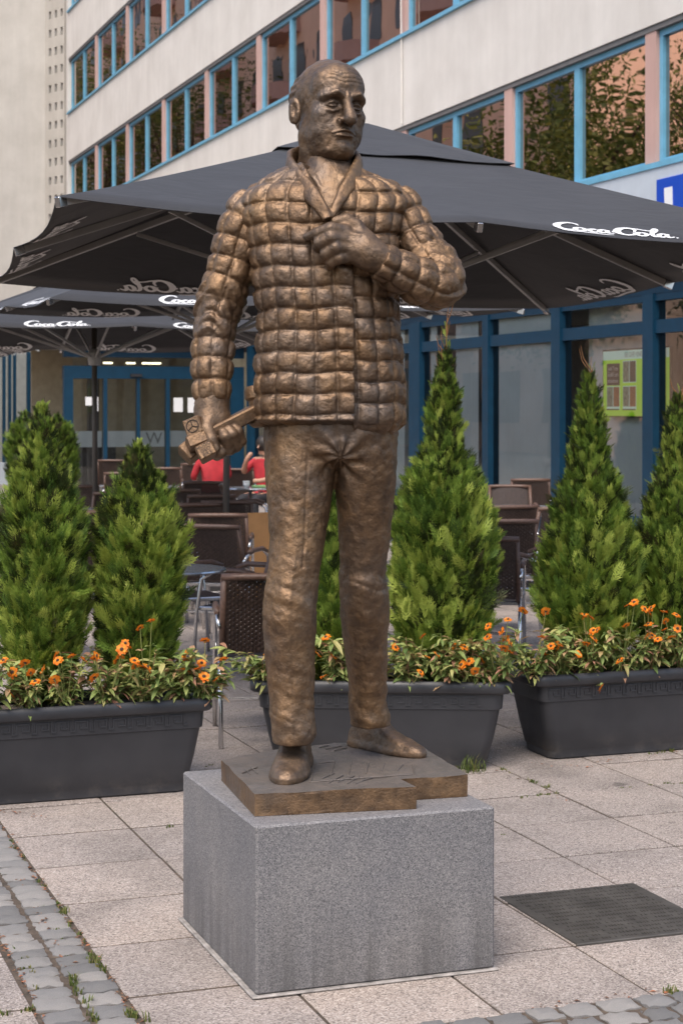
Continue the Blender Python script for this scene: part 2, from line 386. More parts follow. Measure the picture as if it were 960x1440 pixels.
_n = MAT['poster_head'].node_tree.nodes['Principled BSDF']; _n.inputs['Emission Color'].default_value = (.5, .74, .62, 1); _n.inputs['Emission Strength'].default_value = .12  # same added glow on the heading strip
MAT['black'] = plain('black_print', (.015, .015, .017), .6)
MAT['rust'] = plain('orange_print', (.42, .12, .02), .6, 0, .3, 30)
MAT['greenish'] = plain('green_print', (.22, .30, .20), .6, 0, .5, 25)
MAT['terracotta'] = plain('far_house_render', (.90, .58, .42), .8, 0, .08, .5)
MAT['far_dark'] = plain('far_house_window', (.05, .03, .025), .3)
MAT['far_leaf'] = mat_leafy('tree_leaf', [(0, (.06, .09, .02)), (.6, (.13, .16, .035)), (1, (.26, .25, .06))], .25)
MAT['red'] = plain('red_cloth', (.40, .022, .03), .8, 0, .25, 8)
MAT['blackcloth'] = plain('dark_cloth', (.02, .02, .024), .85)
MAT['skin'] = plain('skin', (.42, .23, .15), .5, 0, .08)
MAT['hair'] = plain('dark_hair', (.02, .014, .011), .55)
MAT['plaque'] = plain('plaque_bronze', (.11, .10, .09), .5, .55, .3, 9, .5, 60)
MAT['wood'] = plain('orange_wood', (.34, .17, .06), .5, 0, .2, 5)
# ------------------------------------------------------------------ the bronze figure (built in a camera-aligned frame, metres)
SD = 5.59                                # distance of the figure's axis
PL_TOP, SLAB_TOP = 0.502, 0.572
def S(x, y, dy=0.0):
    Y = SD + dy; return np.array(((x-CXP)/FPX*Y, dy, EYE + (HYP-y)/FPX*Y))
def smin(a, b, k):
    h = np.clip(.5+.5*(b-a)/k, 0, 1); return b*(1-h)+a*h-k*h*(1-h)
def smax(a, b, k): return -smin(-a, -b, k)
def sphere(P, c, r): return np.sqrt(((P-np.float32(c))**2).sum(-1))-np.float32(r)
def ellip(P, c, r, R=None):
    Q = P-np.float32(c)
    if R is not None: Q = Q@np.float32(R)
    r = np.float32(r); k0 = np.sqrt(((Q/r)**2).sum(-1)); k1 = np.sqrt(((Q/(r*r))**2).sum(-1))+1e-9
    return k0*(k0-1)/k1
def cone(P, a, b, ra, rb):               # capsule with two radii
    a = np.float32(a); b = np.float32(b); d = b-a; t = np.clip(((P-a)@d)/max(float(d@d), 1e-12), 0, 1)
    return np.sqrt(((P-a-t[..., None]*d)**2).sum(-1))-(np.float32(ra)+t*np.float32(rb-ra))
def polycone(P, pts, rs, k=0.0):
    r = None
    for i in range(len(pts)-1):
        c = cone(P, pts[i], pts[i+1], rs[i], rs[i+1]); r = c if r is None else (smin(r, c, k) if k else np.minimum(r, c))
    return r
def boxsdf(P, c, h, R, rd=.003):
    Q = np.abs((P-np.float32(c))@np.float32(R))-np.float32(h)+rd
    return np.sqrt((np.maximum(Q, 0)**2).sum(-1))+np.minimum(Q.max(-1), 0)-rd
def surface_nets(fn, lo, hi, h):
    lo = np.array(lo, float); n = np.ceil((np.array(hi)-lo)/h).astype(int)+1
    ax = [(lo[i]+h*np.arange(n[i])).astype(np.float32) for i in range(3)]
    G = np.stack(np.meshgrid(*ax, indexing='ij'), -1); f = fn(G).astype(np.float32); s = f < 0
    c = np.zeros(n-1, np.int8)
    for a in (0, 1):
        for b in (0, 1):
            for d in (0, 1): c += s[a:n[0]-1+a, b:n[1]-1+b, d:n[2]-1+d]
    act = (c > 0) & (c < 8); idx = np.full(act.shape, -1, np.int64); I = np.argwhere(act); idx[act] = np.arange(len(I))
    acc = np.zeros((len(I), 3)); cnt = np.zeros(len(I))
    off = [(a, b, d) for a in (0, 1) for b in (0, 1) for d in (0, 1)]
    for p in off:
        for ax_ in range(3):
            if p[ax_] == 0:
                q = list(p); q[ax_] = 1
                fa = f[I[:, 0]+p[0], I[:, 1]+p[1], I[:, 2]+p[2]]; fb = f[I[:, 0]+q[0], I[:, 1]+q[1], I[:, 2]+q[2]]
                m = (fa < 0) != (fb < 0); t = np.where(m, fa/np.where(m, fa-fb, 1), 0)
                pos = np.tile(np.array(p, float), (len(I), 1)); pos[:, ax_] = t
                acc += pos*m[:, None]; cnt += m
    V = lo+h*(I+acc/cnt[:, None]); Q = []
    for ax_ in range(3):
        o1, o2 = [(1, 2), (2, 0), (0, 1)][ax_]
        sl0 = [slice(None)]*3; sl1 = [slice(None)]*3; sl0[ax_] = slice(0, -1); sl1[ax_] = slice(1, None)
        A = s[tuple(sl0)]; B = s[tuple(sl1)]; E_ = np.argwhere(A != B)
        E_ = E_[(E_[:, o1] > 0) & (E_[:, o2] > 0) & (E_[:, o1] < n[o1]-1) & (E_[:, o2] < n[o2]-1)]
        ins = A[E_[:, 0], E_[:, 1], E_[:, 2]]; e1 = np.zeros(3, int); e1[o1] = 1; e2 = np.zeros(3, int); e2[o2] = 1
        def g(X): return idx[X[:, 0], X[:, 1], X[:, 2]]
        a, b, d, e = g(E_-e1-e2), g(E_-e2), g(E_), g(E_-e1)
        Q.append(np.where(ins[:, None], np.stack((a, b, d, e), 1), np.stack((e, d, b, a), 1)))
    Q = np.concatenate(Q); Q = Q[(Q >= 0).all(1)]
    return V, Q
def loft(R):                             # R: rings (n, m, 3) -> closed tube with end fans
    n, m, _ = R.shape; V = R.reshape(-1, 3); i = np.arange(n-1)[:, None]*m; k = np.arange(m)[None]; k2 = (k+1) % m
    Q = np.stack((i+k, i+k2, i+m+k2, i+m+k), -1).reshape(-1, 4)
    V = np.concatenate((V, R[0].mean(0)[None], R[-1].mean(0)[None])); a, b = n*m, n*m+1; k = np.arange(m); k2 = (k+1) % m
    T = np.concatenate((np.stack((k2, k, np.full(m, a)), 1), np.stack(((n-1)*m+k, (n-1)*m+k2, np.full(m, b)), 1)))
    return V, [tuple(q) for q in Q.tolist()]+[tuple(t) for t in T.tolist()]
def remeshed(name, parts, vox, smooth_it=2, sm=.5):
    V = []; F_ = []
    for v, f in parts:
        b = len(V); V += v.tolist(); F_ += [tuple(i+b for i in q) for q in f]
    me = mesh_of('tmp', V, F_); o = bpy.data.objects.new('tmp', me); COL.objects.link(o)
    r = o.modifiers.new('r', 'REMESH'); r.mode = 'VOXEL'; r.voxel_size = vox
    if smooth_it:
        s_ = o.modifiers.new('s', 'SMOOTH'); s_.iterations = smooth_it; s_.factor = sm
    dg = bpy.context.evaluated_depsgraph_get(); dg.update()
    out = bpy.data.meshes.new_from_object(o.evaluated_get(dg)); out.name = name
    bpy.data.objects.remove(o); bpy.data.meshes.remove(me)
    return out
def verts_of(me):
    a = np.empty(len(me.vertices)*3, np.float32); me.vertices.foreach_get('co', a); return a.reshape(-1, 3)
def normals_of(me):
    a = np.empty(len(me.vertices)*3, np.float32); me.vertices.foreach_get('normal', a); return a.reshape(-1, 3)
def displace(me, fn):
    V = verts_of(me); N = normals_of(me); V = V+N*fn(V)[:, None]
    me.vertices.foreach_set('co', V.astype(np.float32).ravel()); me.update()
    me.polygons.foreach_set('use_smooth', np.ones(len(me.polygons), dtype=bool)); return me
def pillow(s, w=.0655):
    f = s-np.floor(s); dst = np.minimum(f, 1-f)*w; return .78*(1-np.exp(-dst/.0050))+.22*np.sin(np.pi*f)
def cellrand(i, j, seed): return hash3(np.asarray(i), np.asarray(j), np.zeros_like(np.asarray(i))+3, seed)

statue = empty('bronze_statue', to_site(0, SD, 0), -TH)
tag(statue, 'bronze statue of a balding man in a quilted jacket standing on the granite block', 'statue')

# --- torso of the quilted jacket: rings from hem to neck
TL = [(612, 368, 569, -.150, .165), (600, 366, 570, -.165, .170), (585, 363, 570, -.170, .172), (540, 362, 570, -.175, .175), (500, 364, 567, -.180, .172), (450, 367, 562, -.185, .17),
      (410, 363, 560, -.19, .17), (370, 358, 562, -.195, .17), (330, 352, 566, -.19, .172), (300, 346, 572, -.18, .17), (282, 346, 574, -.165, .165),
      (270, 352, 567, -.155, .155), (260, 366, 554, -.14, .145), (251, 384, 536, -.12, .13), (244, 398, 522, -.10, .12), (238, 408, 511, -.085, .105)]
TL = np.array(TL, float); nt_ = 230; mt = 420
lev = catmull(TL, nt_)
th = np.linspace(0, 2*math.pi, mt, endpoint=False)
R = np.zeros((nt_, mt, 3)); ex = 2/2.5
cc, ss = np.cos(th), np.sin(th)
sx_ = np.sign(cc)*np.abs(cc)**ex; sy_ = np.sign(ss)*np.abs(ss)**ex
for i, (yp, xl, xr, yf, yb) in enumerate(lev):
    a = S(xl, yp); b = S(xr, yp); cx_, hx = (a[0]+b[0])/2, (b[0]-a[0])/2; cy_, hy = (yf+yb)/2, (yb-yf)/2
    R[i, :, 0] = cx_+hx*sx_; R[i, :, 1] = cy_+hy*sy_; R[i, :, 2] = a[2]
# front opening: the panel on the left of the picture laps over the other
px_at = CXP+R[..., 0]/(SD+R[..., 1])*FPX; front = R[..., 1] < lev[:, None, 3]*.15
ypx = np.repeat(lev[:, None, 0], mt, 1)
edge = np.interp(ypx, [229, 300, 380, 620], [470, 466, 496, 498])
leftp = front & (px_at < edge); rightp = front & (px_at >= edge)
arc = np.concatenate((np.zeros((nt_, 1)), np.cumsum(np.linalg.norm(np.diff(R, axis=1), axis=2), 1)), 1)
per = arc[:, -1:]+np.linalg.norm(R[:, :1]-R[:, -1:], axis=2)
midi = 90
su = np.repeat((arc[midi]/per[midi]*21)[None], nt_, 0)
su = su+.07*vnoise(R, 6, 11)
phase = np.interp(498, px_at[midi, (th > math.pi)], su[midi, (th > math.pi)])
su = su-phase
zrow = (R[0, 0, 2]-R[..., 2])*-1.0/.0655
zrow = zrow+.07*vnoise(R, 5, 21)+np.where(rightp, .45, 0.0)+.05*np.sin(su*2.1)
amp = .85+.3*cellrand(np.floor(su), np.floor(zrow), 5)
bul = pillow(su)*pillow(zrow)
d = .0185*amp*bul-.0155+.0022*fbm(R, 26, 3, 3)
topfade = np.clip((ypx-232)/24, 0, 1)
d = d*(.35+.65*topfade)
hemz = np.clip((ypx-596)/12, 0, 1)
d = np.where(leftp, d+.017, d); d = d-.03*hemz
vw = np.interp(ypx, [225, 308], [44, 0]); d = d-np.where((R[..., 1] < 0) & (np.abs(px_at-464) < vw) & (ypx < 308), .075, 0)
nrm = np.stack((np.repeat((sx_*1.0)[None], nt_, 0), np.repeat((sy_*1.2)[None], nt_, 0), np.zeros((nt_, mt))), -1)
nrm /= np.linalg.norm(nrm, axis=2, keepdims=True)+1e-9
sh = np.clip((270-ypx)/30, 0, 1); nrm[..., 2] = sh*1.2; nrm /= np.linalg.norm(nrm, axis=2, keepdims=True)+1e-9
R = R+nrm*d[..., None]
# hem of the lapping panel ends a little higher than the other one
lift = np.where(leftp, .0, 0.0); R[..., 2] += np.where(leftp & (ypx > 585), (ypx-585)*.0011, 0)
jk_parts = [loft(R)]
def sleeve(pts, seed, ncol, rows, n=200, m=150, wr=None):
    P = np.array([list(S(x, y, dy))+[r/FPX*(SD+dy)] for x, y, r, dy in pts]); C = catmull(P, n); c3 = C[:, :3]
    t = np.gradient(c3, axis=0); t /= np.linalg.norm(t, axis=1, keepdims=True)
    L = np.concatenate(([0], np.cumsum(np.linalg.norm(np.diff(c3, axis=0), axis=1))))
    up = np.array((0, -1, 0.)); fr = []
    for i in range(n):
        a = up-t[i]*(up@t[i]); a /= np.linalg.norm(a); fr.append((a, np.cross(t[i], a))); up = a
    A = np.array([f[0] for f in fr]); B = np.array([f[1] for f in fr])
    ph = np.linspace(0, 2*math.pi, m, endpoint=False)
    dirs = A[:, None]*np.cos(ph)[None, :, None]+B[:, None]*np.sin(ph)[None, :, None]
    base = c3[:, None]+dirs*C[:, 3][:, None, None]
    col = ph[None]/(2*math.pi)*ncol+.12*vnoise(base, 7, seed); row = L[:, None]/rows+.14*vnoise(base, 5, seed+1)
    amp = .82+.36*cellrand(np.floor(col), np.floor(row), seed+2)
    dd = .0160*amp*pillow(col)*pillow(row)+.0022*fbm(base, 28, 3, seed+3)-.0135
    if wr is not None:                   # gathered cloth at the elbow
        w_ = np.exp(-((L-L[-1]*wr[0])/wr[1])**2)[:, None]
        f_ = vnoise(np.stack((L[:, None]*55+2.5*np.sin(ph*2+1)[None], np.repeat(ph[None]*.7, n, 0), np.zeros((n, m))), -1), 1.0, seed+9)
        dd = dd*(1-.55*w_)+w_*.011*f_
    return loft(base+dirs*dd[..., None])
jk_parts.append(sleeve([(388, 274, 20, .01), (361, 286, 29, .01), (346, 306, 33.5, .0), (336, 335, 35, .0), (327, 372, 35, .0), (314, 410, 34.5, -.005), (303, 447, 32.5, -.01),
                        (299, 487, 31, -.02), (298, 520, 30, -.035), (298, 548, 28.5, -.045), (298, 568, 27, -.05)], 31, 7, .066, wr=(.60, .10)))
jk_parts.append(sleeve([(526, 272, 20, .01), (551, 282, 29, .01), (567, 302, 32.5, .005), (580, 328, 33, -.01), (597, 357, 34.5, -.035), (614, 381, 36, -.06), (620, 398, 36, -.09),
                        (604, 400, 35, -.12), (582, 391, 34, -.155), (560, 380, 31, -.185), (545, 372, 28, -.205), (533, 366, 26, -.215)], 51, 7, .066, wr=(.50, .09)))
jacket = remeshed('jacket', jk_parts, .0035, 1, .3)
displace(jacket, lambda V: .0013*fbm(V, 70, 2, 77))
jo = link('jacket', jacket, MAT['bronze'], statue)
# --- stand-up collar, open in a V
def band(pts, wid, thk, seed, n=90, m=36):
    P = catmull(np.array([list(S(x, y, dy))+[tw] for x, y, dy, tw in pts]), n); c3 = P[:, :3]
    t = np.gradient(c3, axis=0); t /= np.linalg.norm(t, axis=1, keepdims=True)
    axis = S(462, 240, .01); out = c3-axis; out[:, 2] = 0; out -= t*(out*t).sum(1)[:, None]; out /= np.linalg.norm(out, axis=1, keepdims=True)
    upv = np.cross(t, out); upv *= np.sign((upv[:, 2]+1e-6))[:, None]
    ph = np.linspace(0, 2*math.pi, m, endpoint=False); sg = lambda a: np.sign(a)*np.abs(a)**.7
    lean = np.clip(upv[:, 2:3], .0, 1)
    ring = c3[:, None]+upv[:, None]*(sg(np.cos(ph))[None]*(wid*P[:, 3])[:, None])[..., None]+out[:, None]*(sg(np.sin(ph))*thk)[None, :, None]
    ring = ring+.004*fbm(ring, 22, 3, seed)[..., None]*out[:, None]
    return loft(ring)
cl = remeshed('collar', [band([(458, 216, .135, 1), (425, 219, .10, 1), (409, 227, .03, 1), (409, 238, -.06, 1), (421, 254, -.125, .9), (436, 271, -.178, .8), (451, 291, -.212, .62), (461, 308, -.226, .42)], .034, .0125, 61),
                         band([(458, 216, .135, 1), (486, 219, .10, 1), (501, 226, .03, 1), (503, 238, -.055, .95), (494, 254, -.12, .8), (483, 271, -.17, .62), (472, 291, -.20, .45), (465, 306, -.21, .3)], .032, .0125, 62)], .0042, 1)
link('collar', autosmooth(cl, 180), MAT['bronze'], statue)
# --- trousers
def leg(rows, seed, n=240, m=130):
    P = catmull(np.array(rows, float), n); ph = np.linspace(0, 2*math.pi, m, endpoint=False); R_ = np.zeros((n, m, 3))
    for i, (yp, xl, xr, dy, asp) in enumerate(P):
        a = S(xl, yp, dy); b = S(xr, yp, dy); hx = (b[0]-a[0])/2
        R_[i, :, 0] = (a[0]+b[0])/2+hx*np.cos(ph); R_[i, :, 1] = dy+hx*asp*np.sin(ph); R_[i, :, 2] = a[2]
    return R_, P, ph
R1, P1, ph1 = leg([(600, 373, 478, .0, 1.05), (640, 372, 475, .0, 1.1), (680, 374, 469, -.005, 1.15), (720, 377, 463, -.015, 1.2), (760, 379, 457, -.03, 1.2), (800, 376, 450, -.045, 1.22), (822, 373, 447, -.05, 1.25), (860, 370, 445, -.05, 1.25),
             (900, 371, 443, -.045, 1.2), (950, 375, 442, -.045, 1.15), (1000, 379, 442, -.05, 1.15), (1030, 381, 444, -.055, 1.2), (1044, 383, 441, -.055, 1.2)], 1)
R2, P2, ph2 = leg([(600, 462, 558, .005, 1.05), (640, 466, 558, .01, 1.1), (680, 470, 556, .03, 1.15), (720, 474, 552, .05, 1.2), (760, 476, 548, .07, 1.2), (800, 477, 543, .09, 1.2), (822, 476, 545, .10, 1.2), (860, 478, 547, .135, 1.2),
             (900, 482, 545, .165, 1.15), (950, 488, 544, .20, 1.1), (985, 490, 543, .225, 1.1), (1008, 492, 549, .24, 1.15), (1020, 494, 548, .245, 1.15)], 2)
def legdisp(R_, P, ph, seed, knee, hem):
    yp = P[:, 0][:, None]; o = np.stack((np.repeat(np.cos(ph)[None], len(P), 0), np.repeat(np.sin(ph)[None], len(P), 0), np.zeros((len(P), len(ph)))), -1)
    k = np.exp(-((yp-knee)/38)**2)+1.0*np.exp(-((yp-hem)/42)**2)+.25
    q = np.stack((R_[..., 0]*6, R_[..., 1]*6, R_[..., 2]*26+R_[..., 0]*9*np.sign(knee-800)), -1)
    d = .0042*k*vnoise(q, 1.0, seed)+.0048*k*(np.abs(vnoise(q*1.9, 1.0, seed+1))-.4)+.0018*fbm(R_, 34, 3, seed+2)
    crease = np.exp(-((ph-1.5*math.pi)/.06)**2)[None]*.003
    return R_+o*(d+crease)[..., None]
R1 = legdisp(R1, P1, ph1, 5, 835, 1010); R2 = legdisp(R2, P2, ph2, 15, 835, 985)
pel = [(575, 378, 556, -.14, .15), (600, 372, 559, -.145, .155), (625, 371, 558, -.14, .155), (642, 373, 556, -.12, .145), (655, 385, 548, -.07, .11), (662, 410, 535, -.03, .06)]
Pp = catmull(np.array(pel, float), 60); Rp = np.zeros((60, 140, 3)); ph = np.linspace(0, 2*math.pi, 140, endpoint=False)
for i, (yp, xl, xr, yf, yb) in enumerate(Pp):
    a = S(xl, yp); b = S(xr, yp); Rp[i, :, 0] = (a[0]+b[0])/2+(b[0]-a[0])/2*np.cos(ph); Rp[i, :, 1] = (yf+yb)/2+(yb-yf)/2*np.sin(ph); Rp[i, :, 2] = a[2]
Rp += .004*fbm(Rp*np.array((1, 1, 2.)), 14, 3, 8)[..., None]*np.stack((np.cos(ph), np.sin(ph), ph*0), -1)[None]
tr = remeshed('trousers', [loft(R1), loft(R2), loft(Rp)], .0044, 2, .5)
def tdisp(V):
    pxx = CXP+V[:, 0]/(SD+V[:, 1])*FPX; pyy = HYP-(V[:, 2]-EYE)/(SD+V[:, 1])*FPX
    r = np.hypot(pxx-478, pyy-642); a = np.arctan2(pyy-642, pxx-478)
    star = np.exp(-(r/42)**2)*.006*np.sin(a*9+.06*r)*(V[:, 1] < .02)
    seam = .004*np.exp(-((pxx-np.interp(pyy, [600, 760, 1040], [434, 428, 410]))/1.6)**2)*(V[:, 1] < -.03)*(pyy < 800)
    return .0014*fbm(V, 62, 3, 9)+.0014*np.abs(fbm(V, 24, 2, 19))+star-seam
displace(tr, tdisp); link('trousers', tr, MAT['bronze'], statue)
# --- shoes
def shoe(heel, toe, seed, w=.062):
    heel = np.array(heel); toe = np.array(toe); ax_ = toe-heel; L = np.linalg.norm(ax_); ax_ = ax_/L; side = np.array((-ax_[1], ax_[0]))
    prof = [(-.02, .022, .05), (.0, .040, .085), (.04, .047, .13), (.09, .047, .145), (.14, .049, .125), (.19, .056, .088), (.25, .058, .064), (.30, .049, .052), (.335, .034, .042), (.354, .019, .029), (.362, .007, .018)]
    P = catmull(np.array(prof), 90); m = 60; ph = np.linspace(0, 2*math.pi, m, endpoint=False); R_ = np.zeros((90, m, 3)); k = L/.34
    for i, (t, hw, h) in enumerate(P):
        c_ = np.cos(ph); s_ = np.sin(ph); yy = np.sign(c_)*np.abs(c_)**.8*hw*w/.062*k; zz = np.where(s_ > 0, np.abs(s_)**.85*(h-.02)+.02, np.maximum(-1, s_*3)*.02+.02)*k
        sole = (zz < .020)*.005; yy = yy*(1+sole/np.maximum(hw, .01))
        R_[i, :, 0] = heel[0]+ax_[0]*t*k+side[0]*yy; R_[i, :, 1] = heel[1]+ax_[1]*t*k+side[1]*yy; R_[i, :, 2] = SLAB_TOP-.001+zz
    me = remeshed('shoe', [loft(R_)], .0042, 2); return displace(me, lambda V: .002*fbm(V, 35, 3, seed)*(V[:, 2] > SLAB_TOP+.004))
def gl(x, y, z): Y = FPX*(EYE-z)/(y-HYP); return ((x-CXP)/FPX*Y, Y-SD)
a = gl(401, 1103, SLAB_TOP); link('shoe', shoe((a[0]+.035, a[1]+.335), (a[0], a[1]-.0), 41), MAT['bronze_head'], statue)
b = gl(590, 1066, SLAB_TOP); link('shoe', shoe((b[0]-.21, b[1]+.225), (b[0]-.0, b[1]+.01), 42, .058), MAT['bronze_head'], statue)

# --- head, neck and shirt front in one, with both hands: the body
def rotz(a): c, s = math.cos(a), math.sin(a); return np.array(((c, -s, 0), (s, c, 0), (0, 0, 1.)))
def rotx(a): c, s = math.cos(a), math.sin(a); return np.array(((1, 0, 0), (0, c, -s), (0, s, c)))
def roty(a): c, s = math.cos(a), math.sin(a); return np.array(((c, 0, s), (0, 1, 0), (-s, 0, c)))
def head_sdf(P):
    f = ellip(P, (0, .014, .034), (.0765, .099, .086))
    f = smin(f, ellip(P, (0, -.052, .048), (.060, .046, .050)), .03)
    f = smin(f, ellip(P, (0, -.030, -.045), (.063, .062, .076)), .03)
    for s in (-1, 1):
        f = smin(f, cone(P, (s*.047, .004, -.066), (s*.020, -.068, -.106), .023, .022), .03)
        f = smin(f, ellip(P, (s*.044, -.058, -.026), (.026, .024, .021)), .022)
        f = smin(f, ellip(P, (s*.038, -.050, -.066), (.027, .030, .033)), .022)
    f = smin(f, sphere(P, (0, -.079, -.104), .021), .02)
    f = smin(f, ellip(P, (0, -.035, -.112), (.045, .045, .022)), .025)
    for s in (-1, 1):
        f = smin(f, polycone(P, [(s*.010, -.094, .016), (s*.032, -.093, .023), (s*.054, -.072, .014)], [.010, .0105, .009]), .014)
        f = smax(f, -ellip(P, (s*.0315, -.100, -.001), (.0205, .0175, .0120)), .011)
    f = smin(f, polycone(P, [(0, -.093, .014), (0, -.107, -.010), (0, -.123, -.039)], [.0095, .0122, .0165]), .010)
    for s in (-1, 1):
        f = smin(f, ellip(P, (s*.0175, -.106, -.041), (.0100, .0125, .0100)), .005)
        f = smax(f, -ellip(P, (s*.0095, -.113, -.0510), (.0042, .006, .005)), .003)
    f = smin(f, ellip(P, (0, -.080, -.068), (.034, .022, .026)), .018)
    for s in (-1, 1):                    # folds from nose to mouth corner, and to the chin
        f = smax(f, -polycone(P, [(s*.0185, -.107, -.036), (s*.029, -.104, -.056), (s*.037, -.094, -.078)], [.0045, .0055, .004]), .008)
        f = smax(f, -cone(P, (s*.032, -.096, -.084), (s*.036, -.085, -.106), .003, .002), .008)
    f = smin(f, polycone(P, [(-.031, -.0925, -.0735), (-.012, -.1035, -.0665), (-.004, -.1060, -.0645), (0, -.1055, -.0655), (.004, -.1060, -.0645), (.012, -.1035, -.0665), (.031, -.0925, -.0735)], [.002, .0034, .0038, .0035, .0038, .0034, .002]), .003)
    f = smin(f, polycone(P, [(-.028, -.0935, -.0755), (-.011, -.1015, -.0775), (0, -.1030, -.0785), (.011, -.1015, -.0775), (.028, -.0935, -.0755)], [.002, .0042, .0046, .0042, .002]), .003)
    f = smax(f, -polycone(P, [(-.035, -.0925, -.0775), (-.012, -.1075, -.0712), (0, -.1095, -.0705), (.012, -.1075, -.0712), (.035, -.0925, -.0775)], [.0026, .0024, .0022, .0024, .0026]), .002)
    f = smax(f, -polycone(P, [(-.013, -.103, -.090), (.013, -.103, -.090)], [.005, .005]), .009)
    for s in (-1, 1):
        c = np.array((s*.0315, -.0735, -.002)); f = np.minimum(f, sphere(P, c, .0140))
        def lp(x, z, r=.0152): y = -math.sqrt(max(r*r-x*x-z*z, 1e-8)); return c+np.array((s*x, y, z))
        f = smin(f, polycone(P, [lp(-.0150, -.0015, .0165), lp(-.009, .0034), lp(0, .0046), lp(.009, .0022), lp(.0155, -.0045, .0165)], [.0022, .0030, .0034, .0036, .0034]), .0016)
        f = smin(f, polycone(P, [lp(-.0145, -.003, .0165), lp(-.007, -.0054), lp(.001, -.0062), lp(.0085, -.0058), lp(.0148, -.0045, .0165)], [.0018, .0022, .0024, .0022, .002]), .002)
        f = smax(f, -polycone(P, [c+np.array((s*-.012, -.0185, -.011)), c+np.array((s*.0, -.0180, -.0148)), c+np.array((s*.013, -.0135, -.0125))], [.0012, .0018, .0012]), .004)
        f = smin(f, polycone(P, [c+np.array((s*-.012, -.0150, -.0145)), c+np.array((s*.0, -.0150, -.0185)), c+np.array((s*.013, -.0105, -.016))], [.0030, .0038, .0028]), .006)
        iris = np.abs(sphere(P, c+np.array((s*.001+.002, -.0146, .0005)), .0046))-.0004; f = smax(f, -iris, .001)
        f = smax(f, -sphere(P, c+np.array((s*.001+.002, -.0150, .0005)), .0022), .001)
        # bushy brow
        f = smin(f, polycone(P, [(s*.012, -.1010, .019), (s*.030, -.1025, .0265), (s*.052, -.0830, .018)], [.0045, .0058, .0045]), .004)
        # ear
        Re = rotz(s*-.45)@rotx(-.12); e0 = np.array((s*.0865, .014, -.018))
        ear = ellip(P, e0, (.0080, .0195, .034), Re)
        ear = smax(ear, -ellip(P, e0+Re@np.array((s*.0080, -.003, .003)), (.0060, .0100, .0175), Re), .003)
        ear = smin(ear, polycone(P, [e0+Re@np.array((s*.004, .004, .012)), e0+Re@np.array((s*.0045, .005, -.002)), e0+Re@np.array((s*.004, .001, -.014))], [.0026, .0030, .0026]), .002)
        ear = smin(ear, cone(P, e0+Re@np.array((s*.002, -.012, -.008)), e0+Re@np.array((s*.001, -.010, -.018)), .0050, .004), .004)
        f = smin(f, ear, .006)
        # hair over and behind the ear
        f = smin(f, ellip(P, (s*.047, .052, .026), (.031, .050, .050)), .012)
    f = smin(f, ellip(P, (0, .080, -.005), (.060, .036, .066)), .02)
    f = smin(f, polycone(P, [(0, .018, -.06), (0, .022, -.13), (0, .03, -.24)], [.056, .058, .070]), .03)
    for s in (-1, 1):
        f = smin(f, cone(P, (s*.050, .020, -.085), (s*.014, -.040, -.205), .0125, .014), .016)
    # furrows, hair strands, casting marks
    fw = np.zeros(P.shape[:-1], np.float32)
    fr = (P[..., 1] < -.06) & (np.abs(P[..., 0]) < .045)
    for z0 in (.052, .062, .073): fw += np.where(fr, np.exp(-((P[..., 2]-z0-.10*P[..., 0]**2/.045-.002*np.sin(P[..., 0]*120))/.0016)**2), 0)
    hs = (P[..., 1] > .034-.0*P[..., 0]) & (P[..., 2] < .072) & (P[..., 2] > -.075) & (np.abs(P[..., 0]) > .05)
    hw = np.where(hs, np.sin(P[..., 2]*330+P[..., 1]*190+3*np.sin(P[..., 1]*60)), 0)
    cf = np.zeros(P.shape[:-1], np.float32)
    for s in (-1, 1):
        for a0 in (-.35, .0, .35):       # crow's feet
            q0 = np.array((s*.050, -.066, -.002)); q1 = q0+np.array((s*.011, .016, .013*a0*2)); cf += np.exp(-(np.maximum(cone(P, q0, q1, 0, 0), 0)/.0016)**2)
        cf += 1.3*np.exp(-(np.maximum(polycone(P, [np.array((s*.052, -.070, -.045)), np.array((s*.050, -.064, -.070)), np.array((s*.044, -.066, -.092))], [0, 0, 0]), 0)/.0030)**2)
    for s in (-1, 1): cf += 1.4*np.exp(-(np.maximum(cone(P, (s*.0065, -.104, .018), (s*.0055, -.101, .032), 0, 0), 0)/.0018)**2)
    return f+.0019*fw-.0018*hw+.0016*cf
HS = 1.285; HY0 = S(466, 150, -.03)
HR = rotz(math.radians(27))@roty(math.radians(3.0))@rotx(math.radians(3))
HC = S(462.5, 151, .02)
Vh, Qh = surface_nets(head_sdf, (-.115, -.140, -.205), (.115, .135, .130), .0022)
Vh = Vh+Vh/np.linalg.norm(Vh, axis=1, keepdims=True)*(.0013*fbm(Vh, 70, 3, 4))[:, None]
Vh = (Vh*HS)@HR.T+HC
